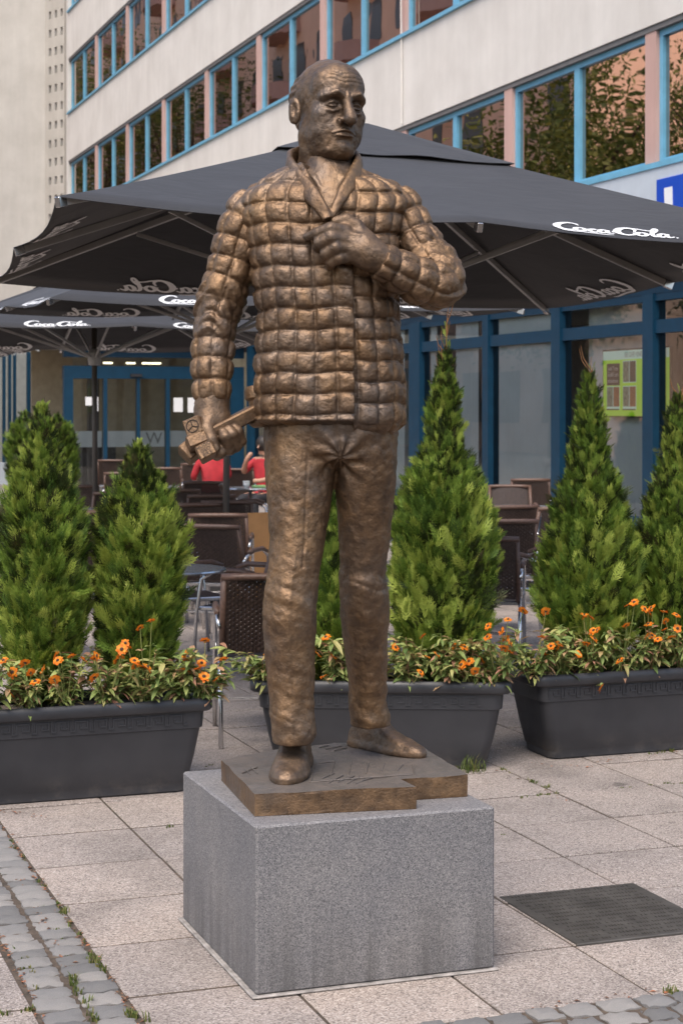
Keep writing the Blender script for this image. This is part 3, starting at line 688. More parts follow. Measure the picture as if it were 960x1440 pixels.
# neck down to the shirt, set in the collar
def chest_sdf(P):
    a = S(461, 222, .03); b = S(463, 258, .0); c = S(465, 300, -.07)
    f = polycone(P, [a, b, c], [.074, .084, .080], .03)
    for s in (-1, 1):                    # soft shirt collar points
        f = smin(f, polycone(P, [S(462+s*34, 236, -.03), S(462+s*19, 252, -.082), S(463+s*6, 274, -.118)], [.011, .014, .008], .006), .003)
    f = smax(f, -cone(P, S(464, 262, -.142), S(465, 300, -.20), .0035, .0035), .006)
    return f-.0020*fbm(P, 40, 2, 14).astype(np.float32)
lo = S(420, 310, 0); hi = S(505, 205, 0)
Vn, Qn = surface_nets(chest_sdf, (lo[0]-.03, -.23, lo[2]), (hi[0]+.03, .13, hi[2]), .0045)
def fin(P, pts, rs): return polycone(P, [S(*p) for p in pts], [r/443. for r in rs], .004)
def hand_right_of_picture(P):           # held flat on the chest, knuckles to the viewer
    f = polycone(P, [S(536, 365, -.215), S(522, 358, -.222), S(508, 350, -.225)], [.048, .046, .044], .02)
    pal = smin(cone(P, S(512, 338, -.222), S(482, 331, -.225), .030, .024), cone(P, S(512, 356, -.222), S(488, 352, -.225), .034, .028), .03)
    f = smin(f, pal, .03)
    f = smin(f, fin(P, [(484, 326, -.235), (465, 322, -.258), (448, 327, -.245), (432, 332, -.222)], [10.5, 9.5, 8.2, 6.0]), .008)
    f = smin(f, fin(P, [(485, 336, -.238), (466, 334, -.266), (450, 341, -.252), (446, 348, -.222)], [10.5, 9.8, 8.8, 7.0]), .006)
    f = smin(f, fin(P, [(487, 348, -.236), (471, 348, -.264), (458, 356, -.252), (456, 363, -.225)], [10.2, 9.4, 8.4, 6.8]), .006)
    f = smin(f, fin(P, [(489, 360, -.230), (476, 362, -.252), (466, 368, -.242), (464, 374, -.220)], [9.2, 8.4, 7.6, 6.2]), .006)
    f = smin(f, fin(P, [(512, 334, -.215), (500, 318, -.210), (486, 309, -.212), (470, 311, -.212)], [12, 10.5, 9.2, 6.5]), .012)
    for a, b in (((505, 331), (486, 327)), ((507, 341), (488, 338)), ((508, 351), (489, 349))):
        f = smin(f, cone(P, S(a[0], a[1], -.252), S(b[0], b[1], -.252), .004, .005), .010)
    return f-.0012*fbm(P, 50, 2, 24).astype(np.float32)
a, b = S(418, 395, 0), S(552, 296, 0)
V1, Q1 = surface_nets(hand_right_of_picture, (a[0], -.31, a[2]), (b[0], -.15, b[2]), .0030)
def hand_left_of_picture(P):            # hanging, closed round the tool and the stones
    f = polycone(P, [S(298, 560, -.05), S(297, 578, -.055), S(299, 594, -.06)], [.054, .050, .050], .02)
    f = smin(f, cone(P, S(303, 598, -.055), S(312, 620, -.055), .050, .042), .03)
    f = smin(f, fin(P, [(293, 585, -.085), (291, 603, -.115), (297, 618, -.130), (303, 630, -.132)], [12, 11, 9.5, 7.0]), .014)     # thumb
    nail = ellip(P, S(304, 631, -.146), (.010, .004, .012)); f = smin(f, nail, .003)
    f = smin(f, fin(P, [(318, 600, -.05), (311, 622, -.10), (309, 636, -.115), (304, 640, -.10)], [10, 10, 9.5, 8]), .006)          # fingers curl up from below
    f = smin(f, fin(P, [(322, 603, -.05), (322, 630, -.105), (317, 614, -.135), (314, 608, -.128)], [10, 10, 8.6, 7]), .005)
    f = smin(f, fin(P, [(328, 604, -.045), (331, 626, -.095), (326, 610, -.125), (322, 604, -.12)], [9.5, 9.5, 8.2, 6.8]), .005)
    f = smin(f, fin(P, [(334, 606, -.04), (338, 620, -.08), (334, 606, -.108), (330, 601, -.105)], [8.5, 8.5, 7.4, 6.2]), .005)
    return f-.0012*fbm(P, 50, 2, 34).astype(np.float32)
a, b = S(262, 655, 0), S(356, 556, 0)
V2, Q2 = surface_nets(hand_left_of_picture, (a[0], -.18, a[2]), (b[0], .03, b[2]), .0030)
# an inner core joins head and hands under the clothes
core = MB()
core.tube([S(461, 250, .02), S(462, 300, 0), S(465, 400, 0), S(465, 560, 0)], [.07, .11, .11, .11], 12)
core.tube([S(462, 290, .0), S(365, 285, .01), S(330, 330, 0), S(312, 410, 0), S(299, 500, -.02), S(298, 575, -.05)], [.05, .055, .05, .05, .04, .04], 10)
core.tube([S(462, 290, .0), S(560, 285, .01), S(592, 330, -.01), S(612, 385, -.07), S(580, 388, -.15), S(530, 364, -.215)], [.05, .055, .05, .045, .04, .035], 10)
allV = [Vh, Vn, V1, V2]; allF = []; b0 = 0
for V_, Q_ in ((Vh, Qh), (Vn, Qn), (V1, Q1), (V2, Q2)): allF.append(Q_+b0); b0 += len(V_)
cv = np.array([tuple(v) for v in core.V]); cq = np.array([f for f in core.F if len(f) == 4])+b0
body = mesh_of('body', np.concatenate(allV+[cv]), np.concatenate(allF+[cq]), True)
link('body', body, MAT['bronze_head'], statue)
# --- what the hanging hand holds: a hammer and two lettered stones
hm = MB(); p0 = S(309, 604, -.10); p1 = S(364, 576, -.035); dv = Vector(p1-p0); Lh = dv.length; dv.normalize()
M = Matrix.Translation(Vector(p0)) @ dv.to_track_quat('X', 'Z').to_matrix().to_4x4()
hm.box((-.03, -.022, -.022), (Lh+.02, .022, .022), M, .005)
hobj = hm.build('hammer', MAT['bronze'], statue)
hh = MB(); c = Vector(S(364, 571, -.02)); ax = Vector((-.12, .1, 1)).normalized()
M2 = Matrix.Translation(c) @ ax.to_track_quat('Z', 'Y').to_matrix().to_4x4()
pr = [(.001, -.068), (.026, -.066), (.038, -.055), (.040, -.035), (.032, -.022), (.032, .018), (.040, .026), (.042, .048), (.034, .064), (.001, .067)]
t_ = MB(); t_.lathe(pr, n=28); hh.add([M2 @ Vector(v) for v in t_.V], t_.F)
link('hammer_head', autosmooth(hh.mesh('hammer_head'), 35), MAT['bronze'], hobj)
def stone(cx_, cy_, dy, w, h, d, rot, yaw, name='stone'):
    Mx = Matrix.Translation(Vector(S(cx_, cy_, dy))) @ Matrix.Rotation(rot, 4, 'Y') @ Matrix.Rotation(yaw, 4, 'Z') @ Matrix.Rotation(math.radians(-14), 4, 'X')
    m_ = MB(); m_.box((-w/2, 0, -h/2), (w/2, d, h/2), Mx, .004); return m_.build(name, MAT['bronze'], statue), Mx
st1, Ms1 = stone(270.5, 599, -.135, .056, .056, .05, math.radians(-23), math.radians(-10))
st2, Ms2 = stone(277, 616, -.150, .064, .040, .075, math.radians(-23), math.radians(12))
st3, Ms3 = stone(289, 632, -.165, .056, .048, .06, math.radians(-28), math.radians(8))
st4, Ms4 = stone(268, 629, -.095, .055, .060, .06, math.radians(-40), math.radians(20))
MAT['engrave'] = plain('engraved_line', (.03, .02, .014), .7, .3)
em = MB(); ring = [Ms1 @ Vector((.0195*math.cos(t*math.pi/14), -.0008, .0195*math.sin(t*math.pi/14))) for t in range(28)]
em.tube(ring, .0017, 5, closed=True)
for k in range(3):
    an = math.pi/2+k*2*math.pi/3; em.tube([Ms1 @ Vector((0, -.0008, 0)), Ms1 @ Vector((.0195*math.cos(an), -.0008, .0195*math.sin(an)))], .0016, 5)
em.build('engraved_emblem', MAT['engrave'], st1)
def text_mesh(txt, size, extrude=0.0, align='CENTER', shear=0.0, sx=1.0):
    cu = bpy.data.curves.new('t', 'FONT'); cu.body = txt; cu.size = size; cu.extrude = extrude; cu.align_x = align; cu.align_y = 'CENTER'; cu.resolution_u = 2; cu.shear = shear; cu.space_character = 1.0
    o = bpy.data.objects.new('t', cu); COL.objects.link(o); dg = bpy.context.evaluated_depsgraph_get(); dg.update()
    me = bpy.data.meshes.new_from_object(o.evaluated_get(dg)); bpy.data.objects.remove(o)
    V = [Vector((v.co.x*sx, v.co.y, v.co.z)) for v in me.vertices]; Fc = [tuple(p.vertices) for p in me.polygons]; bpy.data.meshes.remove(me); return V, Fc
tm = MB()
for k, w_ in enumerate(('HUGO', 'GEO', 'BIKE')):
    V_, F_ = text_mesh(w_, .0165, .0006); tm.add([Ms3 @ Vector((v.x, -.0008-v.z, v.y+.0145-.0145*k)) for v in V_], F_)
tm.build('engraved_letters', MAT['engrave'], st3)
# --- bronze ground slab under the feet
poly = [gl(311, 1068, SLAB_TOP), gl(358, 1116, SLAB_TOP), gl(585, 1106, SLAB_TOP), gl(563, 1095.5, SLAB_TOP), gl(657, 1089.5, SLAB_TOP), gl(588, 1046, SLAB_TOP), gl(470, 1045, SLAB_TOP), gl(400, 1052, SLAB_TOP)]
bs = MB(); bs.prism(poly, PL_TOP+.001, SLAB_TOP)
bsm = bs.mesh('base_slab'); bm = bmesh.new(); bm.from_mesh(bsm); bmesh.ops.triangulate(bm, faces=[f for f in bm.faces if len(f.verts) > 4])
bmesh.ops.subdivide_edges(bm, edges=bm.edges[:], cuts=7, use_grid_fill=True)
for v in bm.verts:
    q = np.array(v.co)[None]; e = fbm(q, 14, 3, 6)[0]
    if v.co.z > SLAB_TOP-.002: v.co.z += .0025*e-.001
    elif v.co.z > PL_TOP+.004: v.co.x += .0018*e; v.co.y += .0018*fbm(q, 14, 3, 16)[0]
for f in bm.faces: f.material_index = 1 if f.calc_center_median().z > SLAB_TOP-.004 else 0
bm.to_mesh(bsm); bm.free(); bso = link('base_slab', bsm, [MAT['bronze'], MAT['bronze_top']], statue)
# paving grooves and leaf marks modelled on the slab
def groove(a, b, r=.0022):
    gr = MB(); pa = gl(a[0], a[1], SLAB_TOP); pb = gl(b[0], b[1], SLAB_TOP); gr.tube([(pa[0], pa[1], SLAB_TOP+.001), ((pa[0]+pb[0])/2, (pa[1]+pb[1])/2, SLAB_TOP+.0025), (pb[0], pb[1], SLAB_TOP+.001)], r, 5); gr.build('relief_line', MAT['bronze_top'], bso)
for a, b in (((436, 1101), (444, 1075)), ((465, 1092), (471, 1072)), ((490, 1090), (494, 1072)), ((514, 1088), (518, 1074)), ((536, 1086), (541, 1074)), ((558, 1085), (566, 1076)), ((583, 1090), (580, 1076)), ((436, 1101), (580, 1090)), ((444, 1075), (470, 1072)),
             ((452, 1096), (470, 1088)), ((462, 1102), (482, 1091)), ((474, 1101), (498, 1092)), ((488, 1103), (505, 1093)), ((500, 1103), (524, 1094)), ((345, 1083), (352, 1090)), ((352, 1079), (362, 1089)), ((340, 1088), (362, 1080)), ((448, 1052), (462, 1049)), ((458, 1054), (480, 1050)), ((470, 1056), (488, 1052))): groove(a, b)
# --- granite plinth and its mortar bed
A0 = ground(360, 1405); B0 = ground(695, 1365); C0 = ground(257, 1295)
plw, pld = (B0-A0).length, (C0-A0).length
pm = MB(); pm.box((0, 0, .008), (plw, pld, PL_TOP), None, .006)
plinth = pm.build('granite_plinth', MAT['granite'], None, (A0.x, A0.y, 0))
tag(plinth, 'grey speckled granite block carrying the bronze statue', 'plinth')
mo = MB(); mo.box((-.014, -.012, .001), (plw+.010, pld+.012, .0085), None, .003)
mm = mo.mesh('mortar_bed'); link('mortar_bed', mm, MAT['mortar'], plinth)
# ------------------------------------------------------------------ ground: bedding sheet, slabs, sett strips, plaque, weeds
SU, SV = .4868, .5122                     # slab pitch
U0, V0 = 1.158, 5.064                     # a slab corner: right edge of the sett strip, cross joint
gm = MB(); gm.V = [(-300, -300, -.0035), (300, -300, -.0035), (300, 400, -.0035), (-300, 400, -.0035)]; gm.F = [(0, 1, 2, 3)]
plaza = gm.build('plaza_ground', MAT['soil']); tag(plaza, kind='structure')
pav = MB(); pav.V = [(-300, 19.5, .0), (300, 19.5, .0), (300, 400, .0), (-300, 400, .0)]; pav.F = [(0, 1, 2, 3)]
far_pav = pav.build('far_pavement', MAT['slab']); tag(far_pav, kind='structure')
def slab_mesh(seed, w=SU-.010, d=SV-.015):
    r = random.Random(seed); bm = bmesh.new(); bmesh.ops.create_cube(bm, size=1.0)
    for v in bm.verts: v.co = Vector((v.co.x*w+r.uniform(-.0012, .0012), v.co.y*d+r.uniform(-.0012, .0012), v.co.z*.05-.025))
    bmesh.ops.bevel(bm, geom=[e for e in bm.edges if all(v.co.z > -.02 for v in e.verts)], offset=.002, segments=1, affect='EDGES')
    me = bpy.data.meshes.new('paving_slab'); bm.to_mesh(me); bm.free(); me.materials.append(MAT['slab']); return me
SLABS = [slab_mesh(k) for k in range(5)]
rs = random.Random(3)
def in_view(u, v, mrg=.5):
    X = u*CT-v*ST; Y = u*ST+v*CT
    if Y < 3.6: return False
    x = CXP+X/Y*FPX; y = HYP+EYE/Y*FPX
    return -260 < x < 1220 and y < 1600
paving = empty('paving', (0, 0, 0)); tag(paving, kind='structure')
NSL = 0
def put_slab(u, v):
    global NSL
    o = link('paving_slab', rs.choice(SLABS), None, paving, (u, v, rs.uniform(-.0025, .0015)), (rs.uniform(-.003, .003), rs.uniform(-.003, .003), rs.choice((0, math.pi)))); NSL += 1
VB = 4.575                                # front edge of the slab field, where the lower sett strip begins
cells = []
for i in range(0, 26):
    for j in range(-1, 30):
        u = U0+(i+.5)*SU; v = V0+(j+.5)*SV
        if in_view(u, v): cells.append((u, v))
for i in range(-8, 0):
    for j in range(-3, 14):
        u = .885+(i+.5)*SU; v = V0+(j+.5)*SV
        if in_view(u, v): cells.append((u, v))
cells.sort(key=lambda c: c[0]*ST+c[1]*CT)
far_cells = cells[300:]
for c in cells[:300]: put_slab(*c)
if far_cells:                             # the remaining, farthest slabs as one part
    fm = MB()
    for (u, v) in far_cells: fm.box((u-SU/2+.0045, v-SV/2+.0045, -.03), (u+SU/2-.0045, v+SV/2-.0045, rs.uniform(-.002, .001)))
    tag(fm.build('far_slabs', MAT['slab'], paving), kind='stuff')
# setts
def sett_mesh(seed):
    r = random.Random(seed); n = 6; V = []; Fc = []
    for a in range(n):
        for b in range(n):
            x = (a/(n-1)-.5); y = (b/(n-1)-.5); e = max(abs(x), abs(y))*2
            rr = 1-.05*(abs(x*2)**4*abs(y*2)**4)
            z = 0.004*(1-e**3)+r.uniform(-.0034, .0034)-(.005 if e > .99 else 0)
            V.append((x*rr+(r.uniform(-.03, .03) if e > .9 else 0), y*rr+(r.uniform(-.05, .05) if e > .9 else 0), z))
    for a in range(n-1):
        for b in range(n-1): Fc.append((a*n+b, (a+1)*n+b, (a+1)*n+b+1, a*n+b+1))
    ring = [a*n for a in range(n)]+[(n-1)*n+b for b in range(1, n)]+[a*n+n-1 for a in range(n-2, -1, -1)]+[b for b in range(n-2, 0, -1)]
    m = len(V); V += [(V[k][0]*1.0, V[k][1]*1.0, -.05) for k in ring]; k_ = len(ring)
    for q in range(k_): Fc.append((ring[q], m+q, m+(q+1) % k_, ring[(q+1) % k_]))
    me = mesh_of('sett', V, Fc); bm = bmesh.new(); bm.from_mesh(me); bmesh.ops.recalc_face_normals(bm, faces=bm.faces[:]); bm.to_mesh(me); bm.free()
    me.materials.append(MAT['cobble']); return autosmooth(me, 50)
SETTS = [sett_mesh(k) for k in range(10)]
strips = empty('sett_strip', (0, 0, 0)); tag(strips, kind='structure')
def put_sett(u, v, w, d, rz=0.0):
    o = link('sett', rs.choice(SETTS), None, strips, (u, v, rs.uniform(.001, .008)), (rs.uniform(-.02, .02), rs.uniform(-.02, .02), rz+rs.uniform(-.05, .05)+rs.choice((0, math.pi))))
    o.scale = (w, d, 1)
for row in range(2):
    v = 4.2+rs.uniform(0, .1)
    while v < 9.6:
        d = rs.uniform(.075, .115); wdt = rs.uniform(.108, .124)
        u = .957+row*.133+rs.uniform(-.006, .006)
        if in_view(u, v+d/2): put_sett(u, v+d/2, wdt, d-.006)
        v += d
for row in range(5):
    u = 1.0+rs.uniform(0, .1)
    while u < 4.2:
        w_ = rs.uniform(.095, .135); dd = rs.uniform(.085, .098)
        v = VB-.062-row*.104+rs.uniform(-.006, .006)
        if in_view(u+w_/2, v): put_sett(u+w_/2, v, w_-.014, dd)
        u += w_
# plaque with raised writing too worn to read
pa, pb = ground(701, 1263), ground(810, 1330.5)
pc = ground(889.5, 1243.5)
pq = empty('ground_plaque', (pb.x+.003, pb.y, 0)); tag(pq, 'dark bronze plaque with worn raised lettering set in the paving', 'plaque')
pw, pdp = pc.x-pa.x, pa.y-pb.y
m_ = MB(); m_.box((0, 0, -.02), (pw, pdp, .0045), None, .002); m_.build('plate', MAT['plaque'], pq)
lt = MB(); rl = random.Random(5)
for k in range(15):
    y = .03+k*(pdp-.06)/14; x = .035
    while x < pw-.04:
        wl = rl.uniform(.006, .011)
        if rl.random() < .8:
            lt.box((x, y-.007, .0042), (x+.0022, y+.007, .0068)); 
            if rl.random() < .6: lt.box((x+.0022, y+rl.choice((-.007, -.001, .005)), .0042), (x+wl-.002, y+rl.choice((-.007, -.001, .005))+.0024, .0054)) if False else lt.box((x+.0022, y+.0045, .0042), (x+wl-.002, y+.007, .0054))
            if rl.random() < .6: lt.box((x+wl-.003, y-.007, .0042), (x+wl-.001, y+.0044, .0054))
        x += wl+.0035
tag(lt.build('raised_lettering', MAT['plaque'], pq), kind='stuff')
# weeds in the joints: tufts of blades, grouped into one uncountable ground cover
def blades(mb_list, c, n, h, spread, r):
    for _ in range(n):
        a = r.uniform(0, 6.283); rad = spread*math.sqrt(r.random()); x = c[0]+rad*math.cos(a); y = c[1]+rad*math.sin(a)
        hh = h*r.uniform(.4, 1.1); b = r.uniform(0, 6.283); ln = hh*r.uniform(.2, 1.1); wv = r.uniform(.0012, .003)
        px_, py_ = -math.sin(b)*wv, math.cos(b)*wv; z0 = -.012
        mb_list.add([(x-px_, y-py_, z0), (x+px_, y+py_, z0), (x+math.cos(b)*ln*.4+px_*.8, y+math.sin(b)*ln*.4+py_*.8, hh*.7), (x+math.cos(b)*ln*.4-px_*.8, y+math.sin(b)*ln*.4-py_*.8, hh*.7), (x+math.cos(b)*ln, y+math.sin(b)*ln, hh)],
                    [(0, 1, 2, 3), (3, 2, 4)])
wm = MB(); rw = random.Random(9)
def weeds_along(p, q, n, h=.018, spread=.012, cnt=12):
    for k in range(max(2, int(n*.55))):
        t = rw.random(); c = (p.x+(q.x-p.x)*t+rw.uniform(-.008, .008), p.y+(q.y-p.y)*t+rw.uniform(-.008, .008)); blades(wm, c, rw.randint(cnt//3, cnt), h*rw.uniform(.3, 1.0), spread, rw)
for a, b, n, h in (((700, 1080), (790, 1117), 22, .02), ((725, 1123), (790, 1115), 16, .014), ((900, 1104), (960, 1103), 10, .016), ((845, 1111), (895, 1106), 8, .012), ((905, 1062), (960, 1055), 16, .02),
                   ((0, 1165), (60, 1248), 18, .02), ((60, 1248), (150, 1372), 26, .018), ((125, 1350), (150, 1372), 14, .03), ((100, 1380), (135, 1440), 30, .035), ((175, 1425), (215, 1440), 18, .035), ((30, 1355), (60, 1400), 12, .02),
                   ((0, 1308), (60, 1380), 14, .018), ((0, 1428), (55, 1420), 14, .016), ((210, 1165), (250, 1162), 6, .012), ((300, 1075), (250, 1090), 4, .01), ((85, 1275), (98, 1285), 8, .02), ((935, 1395), (960, 1400), 12, .03), ((700, 1175), (745, 1170), 4, .008), ((680, 1142), (720, 1138), 8, .012),
                   ((20, 1225), (100, 1335), 14, .012), ((60, 1290), (120, 1400), 16, .014)):
    weeds_along(ground(*a), ground(*b), n, h)
cg = ground(657, 1086)
blades(wm, (cg.x, cg.y), 46, .085, .05, rw); blades(wm, (cg.x+.06, cg.y), 20, .06, .04, rw); blades(wm, (cg.x-.05, cg.y+.02), 14, .05, .03, rw)
tag(wm.build('weeds', MAT['grass']), 'low grass and moss growing in the paving joints', 'weeds', kind='stuff')
# dead leaves and crumbs lying in the joints
MAT['litter'] = mat_leafy('dry_leaf', [(0, (.12, .06, .035)), (.6, (.22, .12, .07)), (1, (.42, .16, .08))], .1)
lm = MB()
def litter(p, q, n, spr=.02):
    for k in range(n):
        t = rw.random(); x = p.x+(q.x-p.x)*t+rw.gauss(0, spr); y = p.y+(q.y-p.y)*t+rw.gauss(0, spr); a = rw.uniform(0, 6.28); L = rw.uniform(.004, .013); w_ = L*rw.uniform(.3, .6); z = .002+rw.uniform(-.008, .004)
        c_, s_ = math.cos(a), math.sin(a)
        lm.add([(x-c_*L, y-s_*L, z), (x+s_*w_, y-c_*w_, z+.003), (x+c_*L, y+s_*L, z+.001), (x-s_*w_, y+c_*w_, z+.004)], [(0, 1, 2, 3)])
for a, b, n in (((0, 1165), (200, 1440), 150), ((20, 1225), (110, 1380), 110), ((0, 1310), (60, 1440), 80), ((0, 1140), (60, 1150), 20), ((840, 1072), (960, 1058), 26), ((750, 1075), (830, 1080), 14), ((700, 1085), (800, 1130), 16), ((745, 1420), (960, 1392), 40)):
    litter(ground(*a), ground(*b), n, .011)
tag(lm.build('leaf_litter', MAT['litter']), 'dry brown leaf crumbs in the joints', 'leaf litter', kind='stuff')
# ------------------------------------------------------------------ planters with arborvitae and zinnias
def planter(loc, rz, L, label, Wd=.44, H_=.425):
    P = empty('planter', loc, rz); tag(P, label, 'planter', 'dark planters in front of the cafe terrace')
    def rr(l, w_, z, rad, n=5):
        pts = []
        for cx_, cy_, a0 in ((l/2-rad, w_/2-rad, 0), (-l/2+rad, w_/2-rad, 90), (-l/2+rad, -w_/2+rad, 180), (l/2-rad, -w_/2+rad, 270)):
            for k in range(n+1):
                a = math.radians(a0+90*k/n); pts.append((cx_+rad*math.cos(a), cy_+rad*math.sin(a), z))
        return pts
    def stack(levels):
        rings = [rr(*q) for q in levels]; m = len(rings[0]); V = [p for r_ in rings for p in r_]; Fc = []
        for i in range(len(rings)-1):
            for k in range(m): Fc.append((i*m+k, i*m+(k+1) % m, (i+1)*m+(k+1) % m, (i+1)*m+k))
        Fc += [tuple(range(m-1, -1, -1)), tuple((len(rings)-1)*m+k for k in range(m))]
        return V, Fc
    k = L
    b = MB(); b.add(*stack([(k*.80-.02, Wd*.72-.02, .0, .05), (k*.80, Wd*.72, .008, .05), (k*.805, Wd*.725, .04, .05), (k*.815, Wd*.735, .046, .05), (k*.865, Wd*.80, .16, .055), (k*.905, Wd*.86, .285, .055), (k*.908, Wd*.863, .290, .055), (k*.925, Wd*.885, .292, .055), (k*.935, Wd*.90, .375, .055), (k*.90, Wd*.86, .376, .05), (k*.89, Wd*.85, .34, .05)]))
    link('box', autosmooth(b.mesh('box'), 32), MAT['planter'], P)
    r = MB(); lv = [(k*.94, Wd*.905, .366, .06), (k*.985, Wd*.97, .368, .065), (k, Wd, .376, .07), (k, Wd, .405, .07), (k*.99, Wd*.98, .420, .07), (k*.965, Wd*.945, .426, .065), (k*.93, Wd*.90, .422, .06), (k*.915, Wd*.875, .39, .055)]
    rings = [rr(*q) for q in lv]; m = len(rings[0]); V = [p for q in rings for p in q]; Fc = [(i*m+j, i*m+(j+1) % m, (i+1)*m+(j+1) % m, (i+1)*m+j) for i in range(len(rings)-1) for j in range(m)]
    r.add(V, Fc); link('rim', autosmooth(r.mesh('rim'), 50), MAT['planter'], P)
    s_ = MB(); s_.add(rr(k*.9, Wd*.86, .378, .05), [tuple(range(24))]); s_.build('potting_soil', MAT['soil'], P)
    # raised key pattern on the front band
    kp = MB(); n = int(k*.86/.085); yf = -Wd*.4465
    def bar(x0, z0, x1, z1): kp.box((x0, yf-.0035-(z0-.29)*.045, z0), (x1, yf+.006, z1))
    for i in range(n):
        x = -k*.43+i*.085; t = .006
        for a in ((x, .308, x+t, .356), (x+t, .350, x+.060, .356), (x+.054, .320, x+.060, .350), (x+.024, .320, x+.054, .326), (x+.024, .326, x+.030, .338), (x, .308, x+.085, .314) if False else (x+.066, .308, x+.072, .356), (x+.072, .308, x+.085, .314)): bar(*a)
    tag(kp.build('key_pattern', MAT['planter'], P), kind='stuff')
    return P
LP0 = ground(283, 1112); 
PL_A = (LP0.x-.50-.02, LP0.y+.155, 0)
planter_l = planter(PL_A, .0, 1.14, 'long dark grey planter left of the granite plinth')
ma, mb_ = ground(349, 965, .40), ground(721, 968, .40)
ang = math.atan2(mb_.y-ma.y, mb_.x-ma.x); nrm_ = Vector((-math.sin(ang), math.cos(ang), 0)); PM = (ma+mb_)/2+nrm_*.22; PM.z = 0
planter_m = planter(PM, ang, (mb_-ma).length, 'dark grey planter directly behind the statue')
ra = ground(742, 955, .40)
PR = Vector((ra.x+.57, ra.y+.13, 0)); planter_r = planter(PR, 0.0, 1.14, 'dark grey planter at the right edge with most orange flowers')

def spray_proto(r):                       # one flat scaly spray, pointing up +Z, in the XZ plane
    V = []; Fc = []
    def leaf(x, z, a, L, w_, y=0.0):
        dx, dz = math.sin(a), math.cos(a); px_, pz_ = dz*w_, -dx*w_; b = len(V)
        V.extend([(x-px_, y, z-pz_), (x+px_, y, z+pz_), (x+dx*L, y+r.uniform(-.008, .008), z+dz*L)])
        Fc.append((b, b+1, b+2))
    bend = r.uniform(-.3, .3); z = 0; x = 0; n = r.randint(8, 11); L0 = .110
    for i in range(n):
        t = i/(n-1); a = bend*t
        for s in (-1, 1):
            if r.random() < .9:
                L = .052*(1-.55*t)*r.uniform(.75, 1.2)*(.6+.8*min(1, t*3)); aa = a+s*r.uniform(.45, .85)
                leaf(x, z, aa, L, .0033*r.uniform(.8, 1.3), s*.002)
                if L > .022: leaf(x+math.sin(aa)*L*.2, z+math.cos(aa)*L*.2, aa+s*r.uniform(.3, .7), L*.5, .0028, s*.003)
                if L > .026: leaf(x+math.sin(aa)*L*.45, z+math.cos(aa)*L*.45, aa-s*r.uniform(.4, .8), L*.6, .0029, s*.003)
        leaf(x, z, a, .035, .004); x += math.sin(a)*L0/n; z += math.cos(a)*L0/n
    leaf(x, z, bend, .03, .004)
    return np.array(V), Fc
_r = random.Random(4); SPR = [spray_proto(_r) for _ in range(8)]
def sprays(n, H_, prof, seed, scale=1.0, inner=False, wob=.12, lean=0.55, tipup=True):
    """n sprays through a crown of height H_ with outline radius prof(z/H)"""
    r = np.random.default_rng(seed); tt = np.linspace(0, 1, 101); pr = np.array([max(prof(t)*.95-.042*min(1, prof(t)/.12), .005) for t in tt]); pm = np.interp(.28, tt, pr)
    th_l = r.uniform(0, 6.283, 9); zl = r.uniform(0, 1, 9); al = r.uniform(-wob, wob, 9)
    t = r.random(n*6)**1.15; R0 = np.interp(t, tt, pr); t = t[r.random(len(t)) < (R0/pm)**.8+.05][:n]; n = len(t); R0 = np.interp(t, tt, pr); a = r.uniform(0, 6.283, n)
    nb = 150; bt = r.choice(t, nb); ba = r.uniform(0, 6.283, nb); bi = r.integers(0, nb, n); cl = r.random(n) < .72; t = np.where(cl, np.clip(bt[bi]+r.normal(0, .030, n), 0, 1), t); R0 = np.interp(t, tt, pr); a = np.where(cl, ba[bi]+r.normal(0, 1, n)*np.minimum(.9, .034/np.maximum(R0, .02)), a); bshade = r.uniform(-.22, .22, nb); shade = np.clip(r.uniform(.1, .9, n)+np.where(cl, bshade[bi], 0), 0, 1)
    lump = 1+1.6*(al*np.exp(-((t[:, None]-zl)/.09)**2)*np.maximum(0, np.cos(a[:, None]-th_l))).sum(1)
    f = r.uniform(.45, .85, n) if inner else np.where(r.random(n) > .07, 1-np.abs(r.normal(0, .15, n)), r.uniform(1.0, 1.16, n)); rad = R0*lump*f
    out = np.stack((np.cos(a), np.sin(a), a*0), 1); up = np.array((0, 0, 1.)); P = out*rad[:, None]+up*(t*H_)[:, None]
    d = out*(lean*r.uniform(.5, 1.3, n)*(1-.55*t))[:, None]+up*r.uniform(.7, 1.1, n)[:, None]+r.normal(0, .22, (n, 3)); d /= np.linalg.norm(d, axis=1)[:, None]
    tg = np.stack((-out[:, 1], out[:, 0], a*0), 1); nv = np.cross(d, out*r.normal(0, .6, (n, 1))+tg*r.normal(0, 1, (n, 1))+r.normal(0, .3, (n, 3))); nv /= np.linalg.norm(nv, axis=1)[:, None]+1e-9; sd = np.cross(nv, d)
    sc = scale*r.uniform(.65, 1.25, n)*np.minimum(1.0, .42+R0/.24); k = r.integers(0, len(SPR), n); VV = []; FF = []; SS = []; b = 0
    for q, (V0_, F0_) in enumerate(SPR):
        m = np.where(k == q)[0]; W = V0_[None]*sc[m][:, None, None]; X = P[m][:, None]+W[..., :1]*sd[m][:, None]+W[..., 1:2]*nv[m][:, None]+W[..., 2:]*d[m][:, None]
        VV.append(X.reshape(-1, 3)); SS.append(np.repeat(shade[m], len(V0_))); FF.append((np.array(F0_)[None]+(np.arange(len(m))*len(V0_))[:, None, None]).reshape(-1, 3)+b); b += len(m)*len(V0_)
    return np.concatenate(VV), np.concatenate(FF), np.concatenate(SS)
def add_shade(me, S_): a_ = me.attributes.new('shade', 'FLOAT', 'POINT'); a_.data.foreach_set('value', np.asarray(S_, np.float32))
